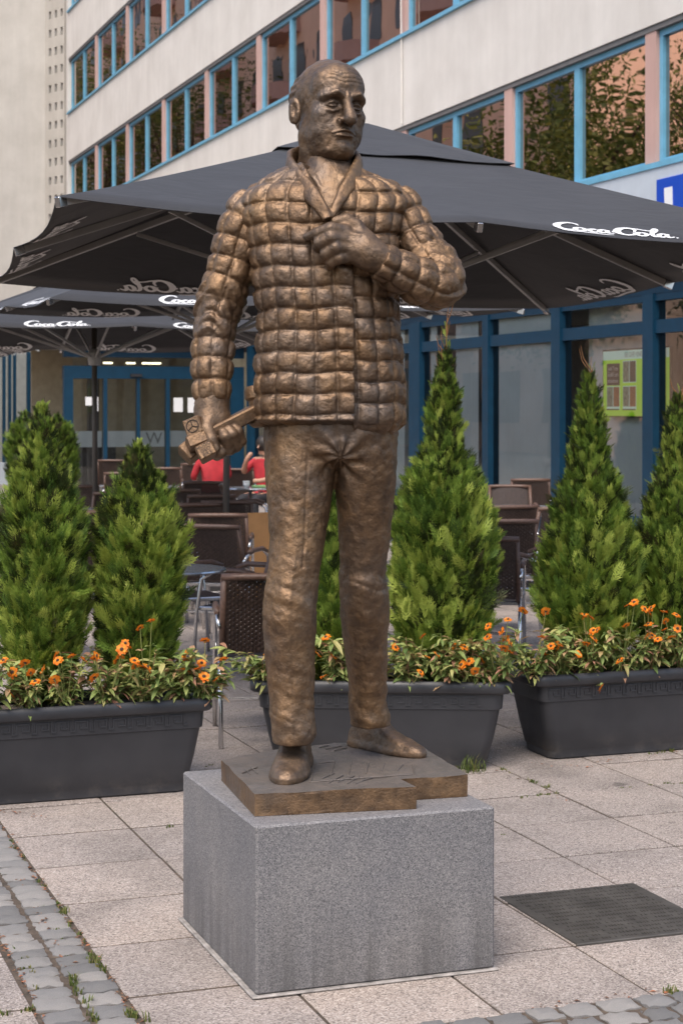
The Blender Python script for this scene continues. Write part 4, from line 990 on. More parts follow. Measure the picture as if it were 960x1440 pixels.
def thuja(loc, H_, prof, seed, label, n=2600, scale=1.0, leader=0, parent_group='arborvitae in the planters', tips=.3):
    T = empty('arborvitae', loc); tag(T, label, 'conifer', parent_group)
    tk = MB(); rt = random.Random(seed); tk.tube([(0, 0, -.06), (rt.uniform(-.01, .01), .0, H_*.4), (rt.uniform(-.015, .015), rt.uniform(-.015, .015), H_*.97)], [.022, .016, .004], 7); tk.build('trunk', MAT['bark'], T)
    lb = MB()
    for k in range(46):                   # limbs rising from the trunk
        z = H_*rt.uniform(.02, .85); a = rt.uniform(0, 6.283); R0 = prof(min(1, z/H_+.1))*.8
        lb.tube([(0, 0, z), (math.cos(a)*R0*.5, math.sin(a)*R0*.5, z+R0*.45), (math.cos(a)*R0, math.sin(a)*R0, z+R0*1.3)], [.006, .004, .0015], 4)
    tag(lb.build('limbs', MAT['bark'], T), kind='stuff')
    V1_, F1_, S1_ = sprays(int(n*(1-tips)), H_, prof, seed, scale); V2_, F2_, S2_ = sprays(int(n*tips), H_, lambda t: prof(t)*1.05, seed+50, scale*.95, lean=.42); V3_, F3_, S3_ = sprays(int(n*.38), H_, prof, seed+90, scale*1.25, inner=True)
    V_ = np.concatenate((V1_, V2_, V3_)); Fc = np.concatenate((F1_, F2_+len(V1_), F3_+len(V1_)+len(V2_)))
    if leader:                            # bare orange leader with thin tufts
        rl_ = random.Random(seed+3)
    me = mesh_of('crown', V_, Fc); add_shade(me, np.concatenate((S1_, S2_, S3_)))
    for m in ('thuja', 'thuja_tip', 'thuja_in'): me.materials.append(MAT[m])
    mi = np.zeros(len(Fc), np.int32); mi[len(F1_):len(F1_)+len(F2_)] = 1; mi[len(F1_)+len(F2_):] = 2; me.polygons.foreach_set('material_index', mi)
    tag(link('crown', me, None, T), kind='stuff'); return T
def pf(pts):
    zs = [p[0] for p in pts]; rs_ = [p[1] for p in pts]; return lambda t: float(np.interp(t, zs, rs_))
def in_planter(PO, rz, lx, ly): return Vector((PO[0]+lx*math.cos(rz)-ly*math.sin(rz), PO[1]+lx*math.sin(rz)+ly*math.cos(rz), .40))
ROUND = pf([(0, .12), (.08, .17), (.18, .215), (.32, .225), (.5, .195), (.7, .14), (.86, .075), (1, .008)])
CONEY = pf([(0, .12), (.08, .17), (.16, .215), (.28, .225), (.42, .18), (.55, .125), (.7, .085), (.85, .045), (1, .006)])
def pxprof(x0, ybase, ytop, half, p):     # outline measured as half widths (pixels) at picture heights
    Y = p.x*ST+p.y*CT; ys = [a for a, b in half]; hs = [b for a, b in half]
    return lambda t: float(np.interp(-(ybase+(ytop-ybase)*t), [-y for y in ys], hs))*Y/FPX
def locate(xpx, PO, rz):                  # slide along the planter until it stands at this picture column
    best = min((abs(CXP+FPX*((p.x*CT-p.y*ST)/(p.x*ST+p.y*CT))-xpx), lx, p) for lx in np.linspace(-.9, .9, 361) for p in [in_planter(PO, rz, lx, .055)])
    return best[2]
def hgt(p, ypx): Y = p.x*ST+p.y*CT; return EYE+(HYP-ypx)*Y/FPX-p.z
HALF = {101: [(985, 34), (940, 52), (900, 60), (850, 64), (800, 64), (750, 58), (700, 48), (650, 32), (620, 19), (600, 9), (578, 1)], 102: [(985, 34), (940, 52), (900, 58), (850, 62), (800, 63), (750, 57), (700, 44), (670, 28), (650, 14), (632, 2)],
        103: [(960, 40), (900, 60), (850, 62), (800, 58), (750, 46), (710, 28), (690, 3)], 104: [(950, 40), (900, 66), (850, 75), (800, 76), (750, 68), (700, 56), (660, 38), (620, 29), (580, 25), (550, 19), (520, 8), (505, 2)],
        105: [(945, 40), (900, 62), (850, 76), (800, 73), (750, 59), (700, 43), (660, 33), (620, 28), (580, 20), (550, 10), (535, 2)], 106: [(940, 40), (900, 60), (850, 70), (800, 66), (750, 55), (700, 42), (660, 32), (620, 25), (590, 15), (565, 2)]}
for xp, PO, rz, sd, lab, n in (
    (58, PL_A, 0, 101, 'tall rounded arborvitae at the left edge of the photo', 4000), (194, PL_A, 0, 102, 'lower rounded arborvitae nearest the statue on its left', 3600),
    (468, PM, ang, 103, 'arborvitae mostly hidden behind the statue legs', 2400), (624, PM, ang, 104, 'slender arborvitae with a thin bare leader just right of the statue', 3900),
    (829, PR, 0, 105, 'conical arborvitae in the right planter between two shop windows', 3900), (953, PR, 0, 106, 'conical arborvitae cut off by the right edge of the photo', 3500)):
    p = locate(xp, PO, rz); yp = HALF[sd][-1][0]; Yp = p.x*ST+p.y*CT; yb = HYP+(EYE-p.z)*FPX/Yp
    prof = pxprof(xp, yb, yp, HALF[sd], p); T = thuja(p, hgt(p, yp), prof, sd, lab, int(n*1.25), .90, tips=.55 if sd < 103 else .30)
    if sd in (104, 105, 106):             # leading shoot
        H_ = hgt(p, yp); top = hgt(p, {104: 447, 105: 516, 106: 556}[sd]); ls = MB(); rl_ = random.Random(sd)
        ls.tube([(0, 0, H_*.8), (.012, 0, (H_+top)/2), (.02, .0, top)], [.006, .004, .0015], 5)
        for k in range(9 if sd == 104 else 4):
            z = H_*.9+(top-H_*.9)*rl_.random()**1.2*.95; a = rl_.uniform(0, 6.28); L = rl_.uniform(.05, .12)
            ls.tube([(.012, 0, z), (math.cos(a)*L*.4, math.sin(a)*L*.4, z+L*.7), (math.cos(a)*L*.55, math.sin(a)*L*.55, z+L*1.3)], [.0028, .002, .001], 4)
        MAT['shoot'] = MAT.get('shoot') or plain('young_shoot', (.30, .13, .045), .7)
        ls.build('leader', MAT['shoot'], T)
        nl = 46 if sd == 104 else 22; V_, F_, S_ = sprays(nl, top-H_*.84, pf([(0, .055), (.5, .045), (1, .004)]), sd+7, .62, lean=.3)
        me = mesh_of('leader_foliage', V_+np.array((.01, 0, H_*.86)), F_); add_shade(me, S_); me.materials.append(MAT['thuja_tip']); tag(link('leader_foliage', me, None, T), kind='stuff')

# zinnias
def leaf_quad(V, Fc, base, d, L, w_, droop, r):
    d = Vector(d).normalized(); up = Vector((0, 0, 1)); sd = d.cross(up); sd = sd.normalized() if sd.length > .01 else Vector((1, 0, 0)); b = len(V); tw = r.uniform(-.5, .5)
    sd = (sd+up*tw).normalized(); fold = d.cross(sd).normalized()*w_*.35
    for t, ww in ((0, .15), (.3, .85), (.62, .95), (.85, .5)):
        c = base+d*L*t+Vector((0, 0, -droop*L*t*t)); V += [tuple(c-sd*w_*ww-fold*ww), tuple(c), tuple(c+sd*w_*ww-fold*ww)]
    V.append(tuple(base+d*L+Vector((0, 0, -droop*L))))
    for i in range(3): Fc += [(b+i*3, b+i*3+1, b+i*3+4, b+i*3+3), (b+i*3+1, b+i*3+2, b+i*3+5, b+i*3+4)]
    Fc += [(b+9, b+10, b+12), (b+10, b+11, b+12)]
def flower_meshes(seed):
    r = random.Random(seed); pm_ = MB(); n = r.randint(8, 11)
    for layer in range(2):
        for k in range(n):
            a = 6.283*k/n+layer*.3+r.uniform(-.12, .12); L = r.uniform(.016, .0205)*(1-.15*layer); w_ = .0046; ca, sa = math.cos(a), math.sin(a); z = .002+layer*.0018; tl = r.uniform(-.003, .005)
            pts = [(.003, -.4), (.003, .4), (.6*L, 1), (.6*L, -1), (L*.92, .7), (L*.92, -.7), (L, 0)]
            V = [(ca*x-sa*w_*y, sa*x+ca*w_*y, z+tl*(x/L)**2) for x, y in pts]
            pm_.add(V, [(0, 1, 2, 3), (3, 2, 4, 5), (5, 4, 6)])
    c1 = MB(); c1.lathe([(.0062, .002), (.0060, .006), (.0042, .0085), (.001, .009)], n=10)
    c2 = MB(); c2.lathe([(.0078, .0025), (.0078, .0045), (.0062, .0058)], n=10)
    a = pm_.mesh('petals'); a.materials.append(MAT['petal']); b = c1.mesh('flower_centre', True); b.materials.append(MAT['floret']); c = c2.mesh('flower_ring'); c.materials.append(MAT['floret2']); return a, b, c
FLW = [flower_meshes(k) for k in range(4)]; rz_ = random.Random(21)
def zinnia(loc, label, flowers, seed, hmax=.2, nleaf=46, spread=.15, dry=.2):
    r = random.Random(seed); Z = empty('zinnia_plant', loc); tag(Z, label, 'flower', 'orange zinnias in the planters')
    V = []; Fc = []; sm = MB(); tips = []
    for k in range(9):
        a = r.uniform(0, 6.283); rad = spread*r.uniform(.2, 1); h = hmax*r.uniform(.35, 1.0); p = [Vector((0, 0, -.02)), Vector((math.cos(a)*rad*.5, math.sin(a)*rad*.5, h*.55)), Vector((math.cos(a)*rad, math.sin(a)*rad, h))]
        sm.tube(p, [.0028, .0024, .0018], 5)
        for q in range(int(nleaf/9)+1):
            t = r.uniform(.25, 1); b = p[0].lerp(p[1], t*2) if t < .5 else p[1].lerp(p[2], t*2-1); da = r.uniform(0, 6.283)
            leaf_quad(V, Fc, b, (math.cos(da), math.sin(da), r.uniform(-.1, .9)), r.uniform(.045, .085), r.uniform(.0085, .0135), r.uniform(.1, .8), r)
    for (fx, fy, fz) in flowers:
        sm.tube([(fx*.3, fy*.3, fz*.3), (fx*.8, fy*.8, fz*.75), (fx, fy, fz)], [.0022, .002, .0016], 5)
        for q in range(3): leaf_quad(V, Fc, Vector((fx*.8, fy*.8, fz*.72)), (r.uniform(-1, 1), r.uniform(-1, 1), .4), r.uniform(.03, .055), .008, .3, r)
    st = sm.build('stems', MAT['leaf'], Z); tag(st, kind='stuff')
    me = mesh_of('foliage', V, Fc); me.materials.append(MAT['leaf']); tag(link('foliage', me, None, Z), kind='stuff')
    for (fx, fy, fz) in flowers:
        A, B, C_ = r.choice(FLW); f = link('flower_head', A, None, Z, (fx, fy, fz), (r.uniform(.25, 1.2), r.uniform(-.4, .4), r.uniform(0, 6.28))); s_ = r.uniform(1.15, 1.5); f.scale = (s_, s_, s_)
        link('flower_centre', B, None, f); link('flower_ring', C_, None, f)
    return Z
FPT = {'l': [(14, 972), (50, 956), (62, 937), (77, 952), (80, 918), (101, 919), (134, 918), (133, 949), (171, 909), (176, 900), (180, 906), (169, 920), (191, 933), (197, 879), (213, 869), (261, 917), (288, 897), (305, 952)],
       'm': [(590, 942), (613, 917), (650, 931), (686, 892), (687, 877), (706, 883), (708, 908), (714, 868), (715, 899), (735, 855), (455, 948), (668, 940)],
       'r': [(767, 856), (775, 905), (785, 902), (820, 862), (823, 863), (830, 865), (824, 902), (835, 884), (872, 926), (880, 876), (883, 848), (892, 844), (911, 858), (912, 875), (917, 852), (936, 870), (933, 857), (944, 894), (950, 862), (952, 880), (846, 964), (905, 853), (925, 896)]}
names = {'l': 'zinnia with orange flowers in the left planter', 'm': 'zinnia in the planter behind the statue', 'r': 'zinnia with orange flowers in the right planter'}
for key, PO, rz, xs in (('l', PL_A, 0, (-20, 40, 95, 150, 205, 255, 290)), ('m', PM, ang, (370, 420, 470, 530, 575, 625, 665, 700)), ('r', PR, 0, (748, 790, 832, 874, 915, 955, 990))):
    spots = []
    for x in xs:
        p = min(((abs(CXP+FPX*((q.x*CT-q.y*ST)/(q.x*ST+q.y*CT))-x), q) for lx in np.linspace(-.95, .95, 191) for q in [in_planter(PO, rz, lx, -.150)]), key=lambda t: t[0])[1]; spots.append(p)
    fl = {i: [] for i in range(len(spots))}
    for (fx, fy) in FPT[key]:
        i = min(range(len(xs)), key=lambda k: abs(xs[k]-fx)); p = spots[i]; dep = p.x*ST+p.y*CT-rz_.uniform(.09, .19); q = at_depth(fx, fy, dep); fl[i].append((q.x-p.x, q.y-p.y, q.z-p.z))
    ords = ['first', 'second', 'third', 'fourth', 'fifth', 'sixth', 'seventh', 'eighth']
    for i, p in enumerate(spots):
        for _q in range(3 if key == 'l' else 2): fl[i].append((rz_.uniform(-.08, .08)-.05*ST, rz_.uniform(-.16, -.06), rz_.uniform(.14, .27)))
        nfl = len([1 for f in fl[i]]); extra = ', '+ords[i]+' from the left'
        zinnia((p.x, p.y, .385), names[key]+extra, fl[i], 300+i*7+ord(key), .27, 330 if key != 'l' else 300, .16)
# ------------------------------------------------------------------ the long building with its shop front
BAY0, BAY = 18.84, 4.03                    # pink piers along the facade
FLOORS = [(4.67, 6.32), (7.87, 9.50), (11.07, 12.72), (14.27, 15.9)]
VEND = BAY0+9*BAY                          # 55.1: far end
VNEAR = BAY0-2*BAY
bld = empty('office_building', (FU, VNEAR, 0)); tag(bld, 'long cream office building with light blue strip windows and petrol blue shop front', 'building')
def bx(name, mat, u0, u1, v0, v1, z0, z1, parent=None, bev=0.0):
    m = MB(); m.box((u0-FU, v0-VNEAR, z0), (u1-FU, v1-VNEAR, z1), None, bev); return m.build(name, MAT[mat], parent or bld)
bands = [(4.62-.0, 4.67)]
prev = 4.28
zs = [(6.32, 7.87), (9.50, 11.07), (12.72, 14.27), (15.9, 17.6)]
for (z0, z1) in zs:
    sp = bx('wall', 'plaster', FU, FU+.35, VNEAR, VEND+.25, z0+.05, z1-.06)
    bx('window_sill', 'lblue', FU-.05, FU+.3, VNEAR, VEND+.02, z1-.058, z1-.0, sp)
    bx('lintel', 'reveal', FU+.02, FU+.36, VNEAR, VEND+.2, z0-.02, z0+.048, sp)
bx('far_end_pier', 'plaster', FU+.001, FU+.4, VEND+.02, VEND+.27, 4.3, 17.6)
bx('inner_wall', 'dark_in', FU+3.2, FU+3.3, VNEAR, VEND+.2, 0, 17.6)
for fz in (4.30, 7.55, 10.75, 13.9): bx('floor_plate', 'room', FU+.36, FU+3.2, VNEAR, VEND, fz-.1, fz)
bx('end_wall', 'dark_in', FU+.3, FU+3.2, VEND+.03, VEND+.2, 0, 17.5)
for fi, (z0, z1) in enumerate(FLOORS):
    for k in range(-2, 9):
        v0 = BAY0+k*BAY; v1 = v0+BAY
        if fi == 3 and k < 6: continue
        if fi == 2 and k < 2: continue
        bx('pier', 'pink', FU+.03, FU+.30, v0-.13, v0+.13, z0+.001, z1-.021)
        mid = (v0+v1)/2
        for (a, b) in ((v0+.13, mid), (mid, v1-.13)):
            f = MB(); t = .075; x0, x1 = FU+.08-FU, FU+.17-FU; A, B = a-VNEAR, b-VNEAR
            f.box((x0, A, z0+.002), (x1, A+t, z1-.022)); f.box((x0, B-t, z0+.002), (x1, B, z1-.022)); f.box((x0+.001, A+t, z0+.002), (x1-.001, B-t, z0+.002+t)); f.box((x0+.001, A+t, z1-.022-t), (x1-.001, B-t, z1-.022))
            w_ = f.build('window', MAT['lblue'], bld)
            p = MB(); p.V = [(FU+.125-FU, A+t-.005, z0+t-.005), (FU+.125-FU, B-t+.005, z0+t-.005), (FU+.125-FU, B-t+.005, z1-.022-t+.005), (FU+.125-FU, A+t-.005, z1-.022-t+.005)]; p.F = [(3, 2, 1, 0)]
            p.build('pane', MAT['glass_up'], w_)
bx('wall', 'fascia', FU-.10, FU+.3, VNEAR, 35.6, 3.30, 4.60)
fs = bx('fascia_cap', 'lblue', FU-.12, FU+.29, VNEAR, 35.6, 4.601, 4.668)
bx('shop_head', 'dblue', FU-.02, FU+.2, VNEAR, 35.6, 3.12, 3.299)
# conduit on the render
c_ = MB(); c_.tube([(-.03, 26.8-VNEAR, 6.4), (-.03, 26.8-VNEAR, 7.2), (-.03, 26.86-VNEAR, 9.3)], .012, 6); c_.build('conduit', MAT['plaster'], bld)
# blue sign with one letter in view
sv0 = facade_v(936)
sg = empty('shop_sign', (FU-.13, sv0, 3.95)); tag(sg, 'bright blue sign panel with white lettering on the shop fascia', 'sign')
m = MB(); m.box((0, -4.2, -.45), (.028, 0, .5), None, .004); m.build('panel', MAT['signblue'], sg)
m = MB(); m.V = [(-.004, -.22, -.35), (-.004, -.42, -.35), (-.004, -.385, .30), (-.004, -.20, .30)]; m.F = [(3, 2, 1, 0)]
m = MB(); m.add([(-.006, -.22, -.30), (-.006, -.40, -.30), (-.006, -.37, .38), (-.006, -.19, .38), (-.001, -.22, -.30), (-.001, -.40, -.30), (-.001, -.37, .38), (-.001, -.19, .38)], [(3, 2, 1, 0), (4, 5, 6, 7), (0, 1, 5, 4), (1, 2, 6, 5), (2, 3, 7, 6), (3, 0, 4, 7)]); m.build('letter', MAT['white'], sg)
# ground floor front: posts, transoms, panes
posts = [(VNEAR+4, .2), (15.2, .22), (facade_v(914), .25), (facade_v(784), .26), (facade_v(685), .2), (facade_v(585), .45), (29.3, .2), (32.4, .2), (35.4, .3)]
for (v, w_) in posts: bx('post', 'dblue', FU-.04, FU+.14, v-w_/2, v+w_/2, .02, 3.119)
for i in range(len(posts)-1):
    a = posts[i][0]+posts[i][1]/2; b = posts[i+1][0]-posts[i+1][1]/2
    w_ = bx('shop_window', 'dblue', FU-.01, FU+.10, a, b, 2.64, 2.80)
    bx('bottom_rail', 'dblue', FU-.01, FU+.10, a, b, .02, .40, w_); bx('top_rail', 'dblue', FU-.012, FU+.10, a, b, 3.03, 3.12, w_)
    for (za, zb, nm) in ((.40, 2.64, 'pane'), (2.80, 3.03, 'fanlight')):
        p = MB(); u = .05; p.V = [(u, a-VNEAR, za), (u, b-VNEAR, za), (u, b-VNEAR, zb), (u, a-VNEAR, zb)]; p.F = [(3, 2, 1, 0)]; p.build(nm, MAT['glass_gr'], w_)
bx('shop_floor', 'room', FU+.16, FU+3.19, VNEAR, 35.6, .0, .06); bx('shop_ceiling', 'blind', FU+.31, FU+3.19, VNEAR, 35.6, 3.14, 3.28)
bx('shop_back', 'room', FU+3.05, FU+3.19, VNEAR, 35.6, .061, 3.139)
# pale roller blinds hanging behind some panes, also standing in for bright reflections
def blind(v0, v1, z0, z1, du=.10):
    m = MB(); n = 40
    for i in range(n+1):
        y = v0+(v1-v0)*i/n; m.V += [(du+.004*math.sin(i*1.3), y-VNEAR, z0), (du+.004*math.sin(i*1.3), y-VNEAR, z1)]
    m.F = [(2*i, 2*i+1, 2*i+3, 2*i+2) for i in range(n)]; m.build('roller_blind', MAT['blind'], bld)
blind(facade_v(776), facade_v(692), .10, 3.10); blind(facade_v(664), facade_v(632), .1, 3.1); blind(facade_v(606), facade_v(597), .1, 3.1); blind(facade_v(904), facade_v(797), .1, 3.10, .32); blind(27.0, 29.1, .1, 3.1); blind(facade_v(965), facade_v(925), .1, 3.1, .35); blind(29.5, 32.2, .1, 3.1, .2)
# lime poster board behind the glass
pv0, pv1 = facade_v(832), facade_v(924); pz0, pz1 = 1.64, 2.47
ps = empty('poster_board', (FU+.17, pv0, pz0)); tag(ps, 'lime green ice cafe poster board behind the shop window', 'poster')
PWd, PHt = pv0-pv1, pz1-pz0
def prect(name, mat, y0, y1, z0, z1, d, par=None):   # y measured rightwards in the picture
    m = MB(); m.box((-d, -y1, z0), (-d+.002 if d > .004 else .012, -y0, z1)); return m.build(name, MAT[mat], par or ps)
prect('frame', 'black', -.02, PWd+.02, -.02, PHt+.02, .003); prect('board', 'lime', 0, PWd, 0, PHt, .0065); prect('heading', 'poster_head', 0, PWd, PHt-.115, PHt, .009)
def ptext(txt, size, y, z, mat, sx=1.0, d=.0125, sh=0):
    V_, F_ = text_mesh(txt, size, 0, 'CENTER', sh, sx); m = MB(); m.add([(-d, -(y+v.x), z+v.y) for v in V_], F_); m.build('lettering', MAT[mat], ps)
MAT['greytext'] = plain('grey_print', (.20, .24, .24), .6)
ptext('EIS CAFE VENEZIA', .085, .47*PWd+.06, PHt-.06, 'greytext', .78)
prect('price_panel', 'black', .10, .44, PHt-.44, PHt-.16, .009)
for k, t_ in enumerate(('Jede Torte', '35,00€ zum', 'mitnehmen')): ptext(t_, .074, .27, PHt-.225-.078*k, 'white', .80)
for (y0, mats) in ((.10, ('greenish', 'rust')), (.52, ('greenish', 'rust'))):
    prect('picture_mount', 'poster_head', y0, y0+.34, .08, .38, .0088); prect('photo_print', mats[0], y0+.01, y0+.16, .12, .37, .011); prect('photo_print', mats[1], y0+.18, y0+.33, .12, .37, .011); prect('caption_bar', 'black', y0, y0+.33, .075, .09, .0135)
prect('picture_mount', 'poster_head', .52, .86, .42, .70, .0088); prect('photo_print', 'greenish', .53, .68, .43, .69, .011); prect('photo_print', 'black', .70, .85, .43, .69, .011)
# stickers on the shop glass
# ---- entrance wing standing out at the far end
EV = 35.7
wing = empty('entrance_wing', (6.8, EV, 0)); tag(wing, 'petrol blue glazed entrance with sliding doors', 'entrance')
def wx(name, mat, u0, u1, v0, v1, z0, z1, parent=None):
    m = MB(); m.box((u0-6.8, v0-EV, z0), (u1-6.8, v1-EV, z1)); return m.build(name, MAT[mat], parent or wing)
def uat(x): k = CT-ST*(x-CXP)/FPX; Y = EV/k; return (x-CXP)*Y/FPX*CT+Y*ST
u0, u1 = uat(90), FU-.05
wx('header', 'dblue', u0, u1, EV, EV+.2, 2.36, 2.62); wx('top_beam', 'dblue', u0, u1, EV, EV+.2, 2.80, 3.06); wx('roof_edge', 'soffit', u0-1.5, u1, EV-.25, EV+4, 3.062, 3.35)
edges = [uat(90), uat(103), uat(146), uat(151), uat(193), uat(197), uat(234), uat(239), uat(283), uat(288), uat(325), u1]
for i, nm in ((0, 'door_post'), (2, 'door_post'), (4, 'door_leaf_stile'), (6, 'door_leaf_stile'), (8, 'door_leaf_stile'), (10, 'door_post')): wx(nm, 'dblue', edges[i], edges[i+1], EV+.001, EV+.16, .02, 2.359)
for i in (1, 3, 5, 7, 9):
    p = MB(); y = .08; p.V = [(edges[i]-6.8, y, .08), (edges[i+1]-6.8, y, .08), (edges[i+1]-6.8, y, 2.36), (edges[i]-6.8, y, 2.36)]; p.F = [(0, 1, 2, 3)]; p.build('door_pane', MAT['glass_gr'], wing)
    wx('frosted_band', 'blind', edges[i]+.02, edges[i+1]-.02, EV+.10, EV+.105, .95, 1.28)
p = MB(); p.V = [(edges[1]-6.8, .08, 2.62), (u1-6.8, .08, 2.62), (u1-6.8, .08, 2.80), (edges[1]-6.8, .08, 2.80)]; p.F = [(0, 1, 2, 3)]; p.build('fanlight', MAT['glass_gr'], wing)
wx('door_sensor', 'black', uat(183), uat(199), EV-.06, EV-.002, 2.40, 2.46)
MAT['lobby'] = plain('lobby_wall', (.40, .34, .24), .8)
wx('lobby_back', 'lobby', u0, u1+2, EV+3.8, EV+3.9, .0, 3.06); wx('lobby_floor', 'room', u0, u1, EV+.2, EV+3.8, 0, .02); wx('lobby_shelf', 'dark_in', uat(150), uat(200), EV+2.5, EV+2.9, .02, 1.1); wx('lobby_pillar', 'dark_in', uat(150), uat(165), EV+1.8, EV+2.0, .02, 2.8)
MAT['lamp'] = bpy.data.materials.new('lobby_lamp'); MAT['lamp'].use_nodes = True
_b = MAT['lamp'].node_tree.nodes['Principled BSDF']; _b.inputs['Emission Color'].default_value = (1, .9, .6, 1); _b.inputs['Emission Strength'].default_value = 2.2
for x in (203, 226, 240, 170): wx('ceiling_lamp', 'lamp', uat(x)-.09, uat(x)+.09, EV+1.2, EV+1.3, 2.70, 2.73)
for (x0, x1, y0, y1) in ((121, 130, 558, 570), (131, 139, 558, 578), (245, 258, 559, 579), (265, 276, 559, 580)):
    Yd = EV/(CT-ST*((x0+x1)/2-CXP)/FPX); wx('paper_notice', 'white', uat(x0), uat(x1), EV+.060, EV+.064, EYE-(y1-HYP)*Yd/FPX, EYE-(y0-HYP)*Yd/FPX)
for t_, x, z in (('W', 218, 1.12),):
    V_, F_ = text_mesh(t_, .34); m = MB(); m.add([(uat(x)-6.8+v.x, .085, z+v.y) for v in V_], F_); m.build('door_lettering', MAT['room'], wing)
# glazing set back to the left of the entrance, under the soffit
sb = empty('arcade_glazing', (uat(0), 41, 0)); tag(sb, 'recessed blue framed glazing left of the entrance', 'glazing')
def gx(name, mat, u0, u1, v0, v1, z0, z1):
    m = MB(); m.box((u0-sb.location.x, v0-41, z0), (u1-sb.location.x, v1-41, z1)); return m.build(name, MAT[mat], sb)
def ud(x, V): k = CT-ST*(x-CXP)/FPX; Y = V/k; return (x-CXP)*Y/FPX*CT+Y*ST
V4 = 41.0
for (xa, xb) in ((-14, -8), (4, 8), (12, 16), (19, 23), (38, 46), (60, 68)): gx('mullion', 'dblue', ud(xa, V4), ud(xb, V4), V4, V4+.12, 0, 3.06)
gx('glazing_head', 'dblue', ud(40, V4), ud(92, V4), V4-.02, V4+.14, 2.85, 3.06); gx('transom', 'dblue', ud(46, V4), ud(66, V4), V4+.01, V4+.11, 2.15, 2.32)
gx('side_pier', 'soffit', ud(65, V4), ud(70, V4), V4-.1, V4+.1, 0, 3.06); gx('rear_wall', 'room', ud(-60, V4), ud(94, V4), V4+2.5, V4+2.6, 0, 3.3); gx('low_sill', 'fascia', ud(-60, V4), ud(24, V4), V4-.3, V4+.1, .0, .5)
p = MB(); o = sb.location.x; p.V = [(ud(-60, V4)-o, .06, .1), (ud(94, V4)-o, .06, .1), (ud(94, V4)-o, .06, 3.0), (ud(-60, V4)-o, .06, 3.0)]; p.F = [(0, 1, 2, 3)]; p.build('glass_sheet', MAT['glass_gr'], sb)
# ---- stair tower with rows of small openings
TK = 1.38
ta = to_site((91-CXP)*78.5/FPX, 78.5); tw = empty('stair_tower', ta); tag(tw, 'plain beige stair tower with rows of small square openings at the left', 'tower')
dvec = to_site(-.72, .69) .normalized(); 
tn = Vector((dvec.y, -dvec.x, 0)); tn = tn if tn.y < 0 else -tn
tlen = 1.05*TK
m = MB(); cols, rows_h = 3, .60*TK; zt = 30.0
def tp(s_, z, d=0.0): q = dvec*s_+tn*(-d); return (q.x, q.y, z)
hw, hh = .13*TK, .26*TK
xs_ = [(.10+.31*i)*TK for i in range(cols)]
z = 0.0
V = []; Fc = []
def quad(a, b, c, d): n = len(V); V.extend([a, b, c, d]); Fc.append((n, n+1, n+2, n+3))
nr = int(zt/rows_h)
for r_ in range(nr):
    zb = r_*rows_h; z0 = zb+.17*TK; z1 = z0+hh; ze = zb+rows_h; s0 = 0.0
    quad(tp(0, zb), tp(tlen, zb), tp(tlen, z0), tp(0, z0)); quad(tp(0, z1), tp(tlen, z1), tp(tlen, ze), tp(0, ze))
    for x in xs_+[tlen]:
        quad(tp(s0, z0), tp(x, z0), tp(x, z1), tp(s0, z1))
        if x < tlen:
            for (a, b) in (((x, z0), (x, z1)), ((x, z1), (x+hw, z1)), ((x+hw, z1), (x+hw, z0)), ((x+hw, z0), (x, z0))): quad(tp(a[0], a[1]), tp(b[0], b[1]), tp(b[0], b[1], .22), tp(a[0], a[1], .22))
        s0 = x+hw
me = mesh_of('pierced_wall', V, Fc); link('pierced_wall', me, MAT['tower'], tw)
m = MB(); m.V = [tp(0, 0, .225), tp(tlen, 0, .225), tp(tlen, zt, .225), tp(0, zt, .225)]; m.F = [(0, 1, 2, 3)]; m.build('stair_shade', MAT['dark_in'], tw)
e0 = dvec*tlen; m = MB(); xw = to_site(-1, .10).normalized(); L = 4.2
m.add([(e0.x, e0.y, 0), (e0.x+xw.x*L, e0.y+xw.y*L, 0), (e0.x+xw.x*L+.3, e0.y+xw.y*L+6, 0), (e0.x+.3, e0.y+6, 0), (e0.x, e0.y, zt), (e0.x+xw.x*L, e0.y+xw.y*L, zt), (e0.x+xw.x*L+.3, e0.y+xw.y*L+6, zt), (e0.x+.3, e0.y+6, zt)], [(0, 1, 5, 4), (1, 2, 6, 5), (2, 3, 7, 6), (3, 0, 4, 7), (4, 5, 6, 7)]); m.build('wall', MAT['tower'], tw)
m = MB(); m.box((.02, -.3, 0), (3.5, .3, zt-1)); m.build('corner_return', MAT['tower'], tw)
# ---- across the square, out of frame, seen only mirrored in the windows: a salmon house and trees
fh = empty('mirrored_house', (-9, 60, 0)); tag(fh, 'salmon house with rounded balconies mirrored in the upper windows', 'building')
def fx(name, mat, u0, u1, v0, v1, z0, z1, par=None): m = MB(); m.box((u0+9, v0-60, z0), (u1+9, v1-60, z1)); return m.build(name, MAT[mat], par or fh)
fx('wall', 'terracotta', -15, -9, 58, 175, 0, 42)
for fl_ in range(11):
    for k in range(29):
        v = 60+k*3.9; z = 1.2+fl_*3.7
        w_ = fx('window', 'far_dark', -8.999, -8.95, v, v+1.7, z, z+2.1)
    for k in (2, 5, 8, 11, 15, 19, 23, 27):
        m = MB(); prof = [(1.9*math.cos(a), 2.2*math.sin(a)) for a in np.linspace(-math.pi/2, math.pi/2, 17)]
        m.prism([(x, y+k*3.9+2.8) for x, y in prof], .3+fl_*3.7, 1.25+fl_*3.7); m.build('balcony', MAT['pink'], fh)
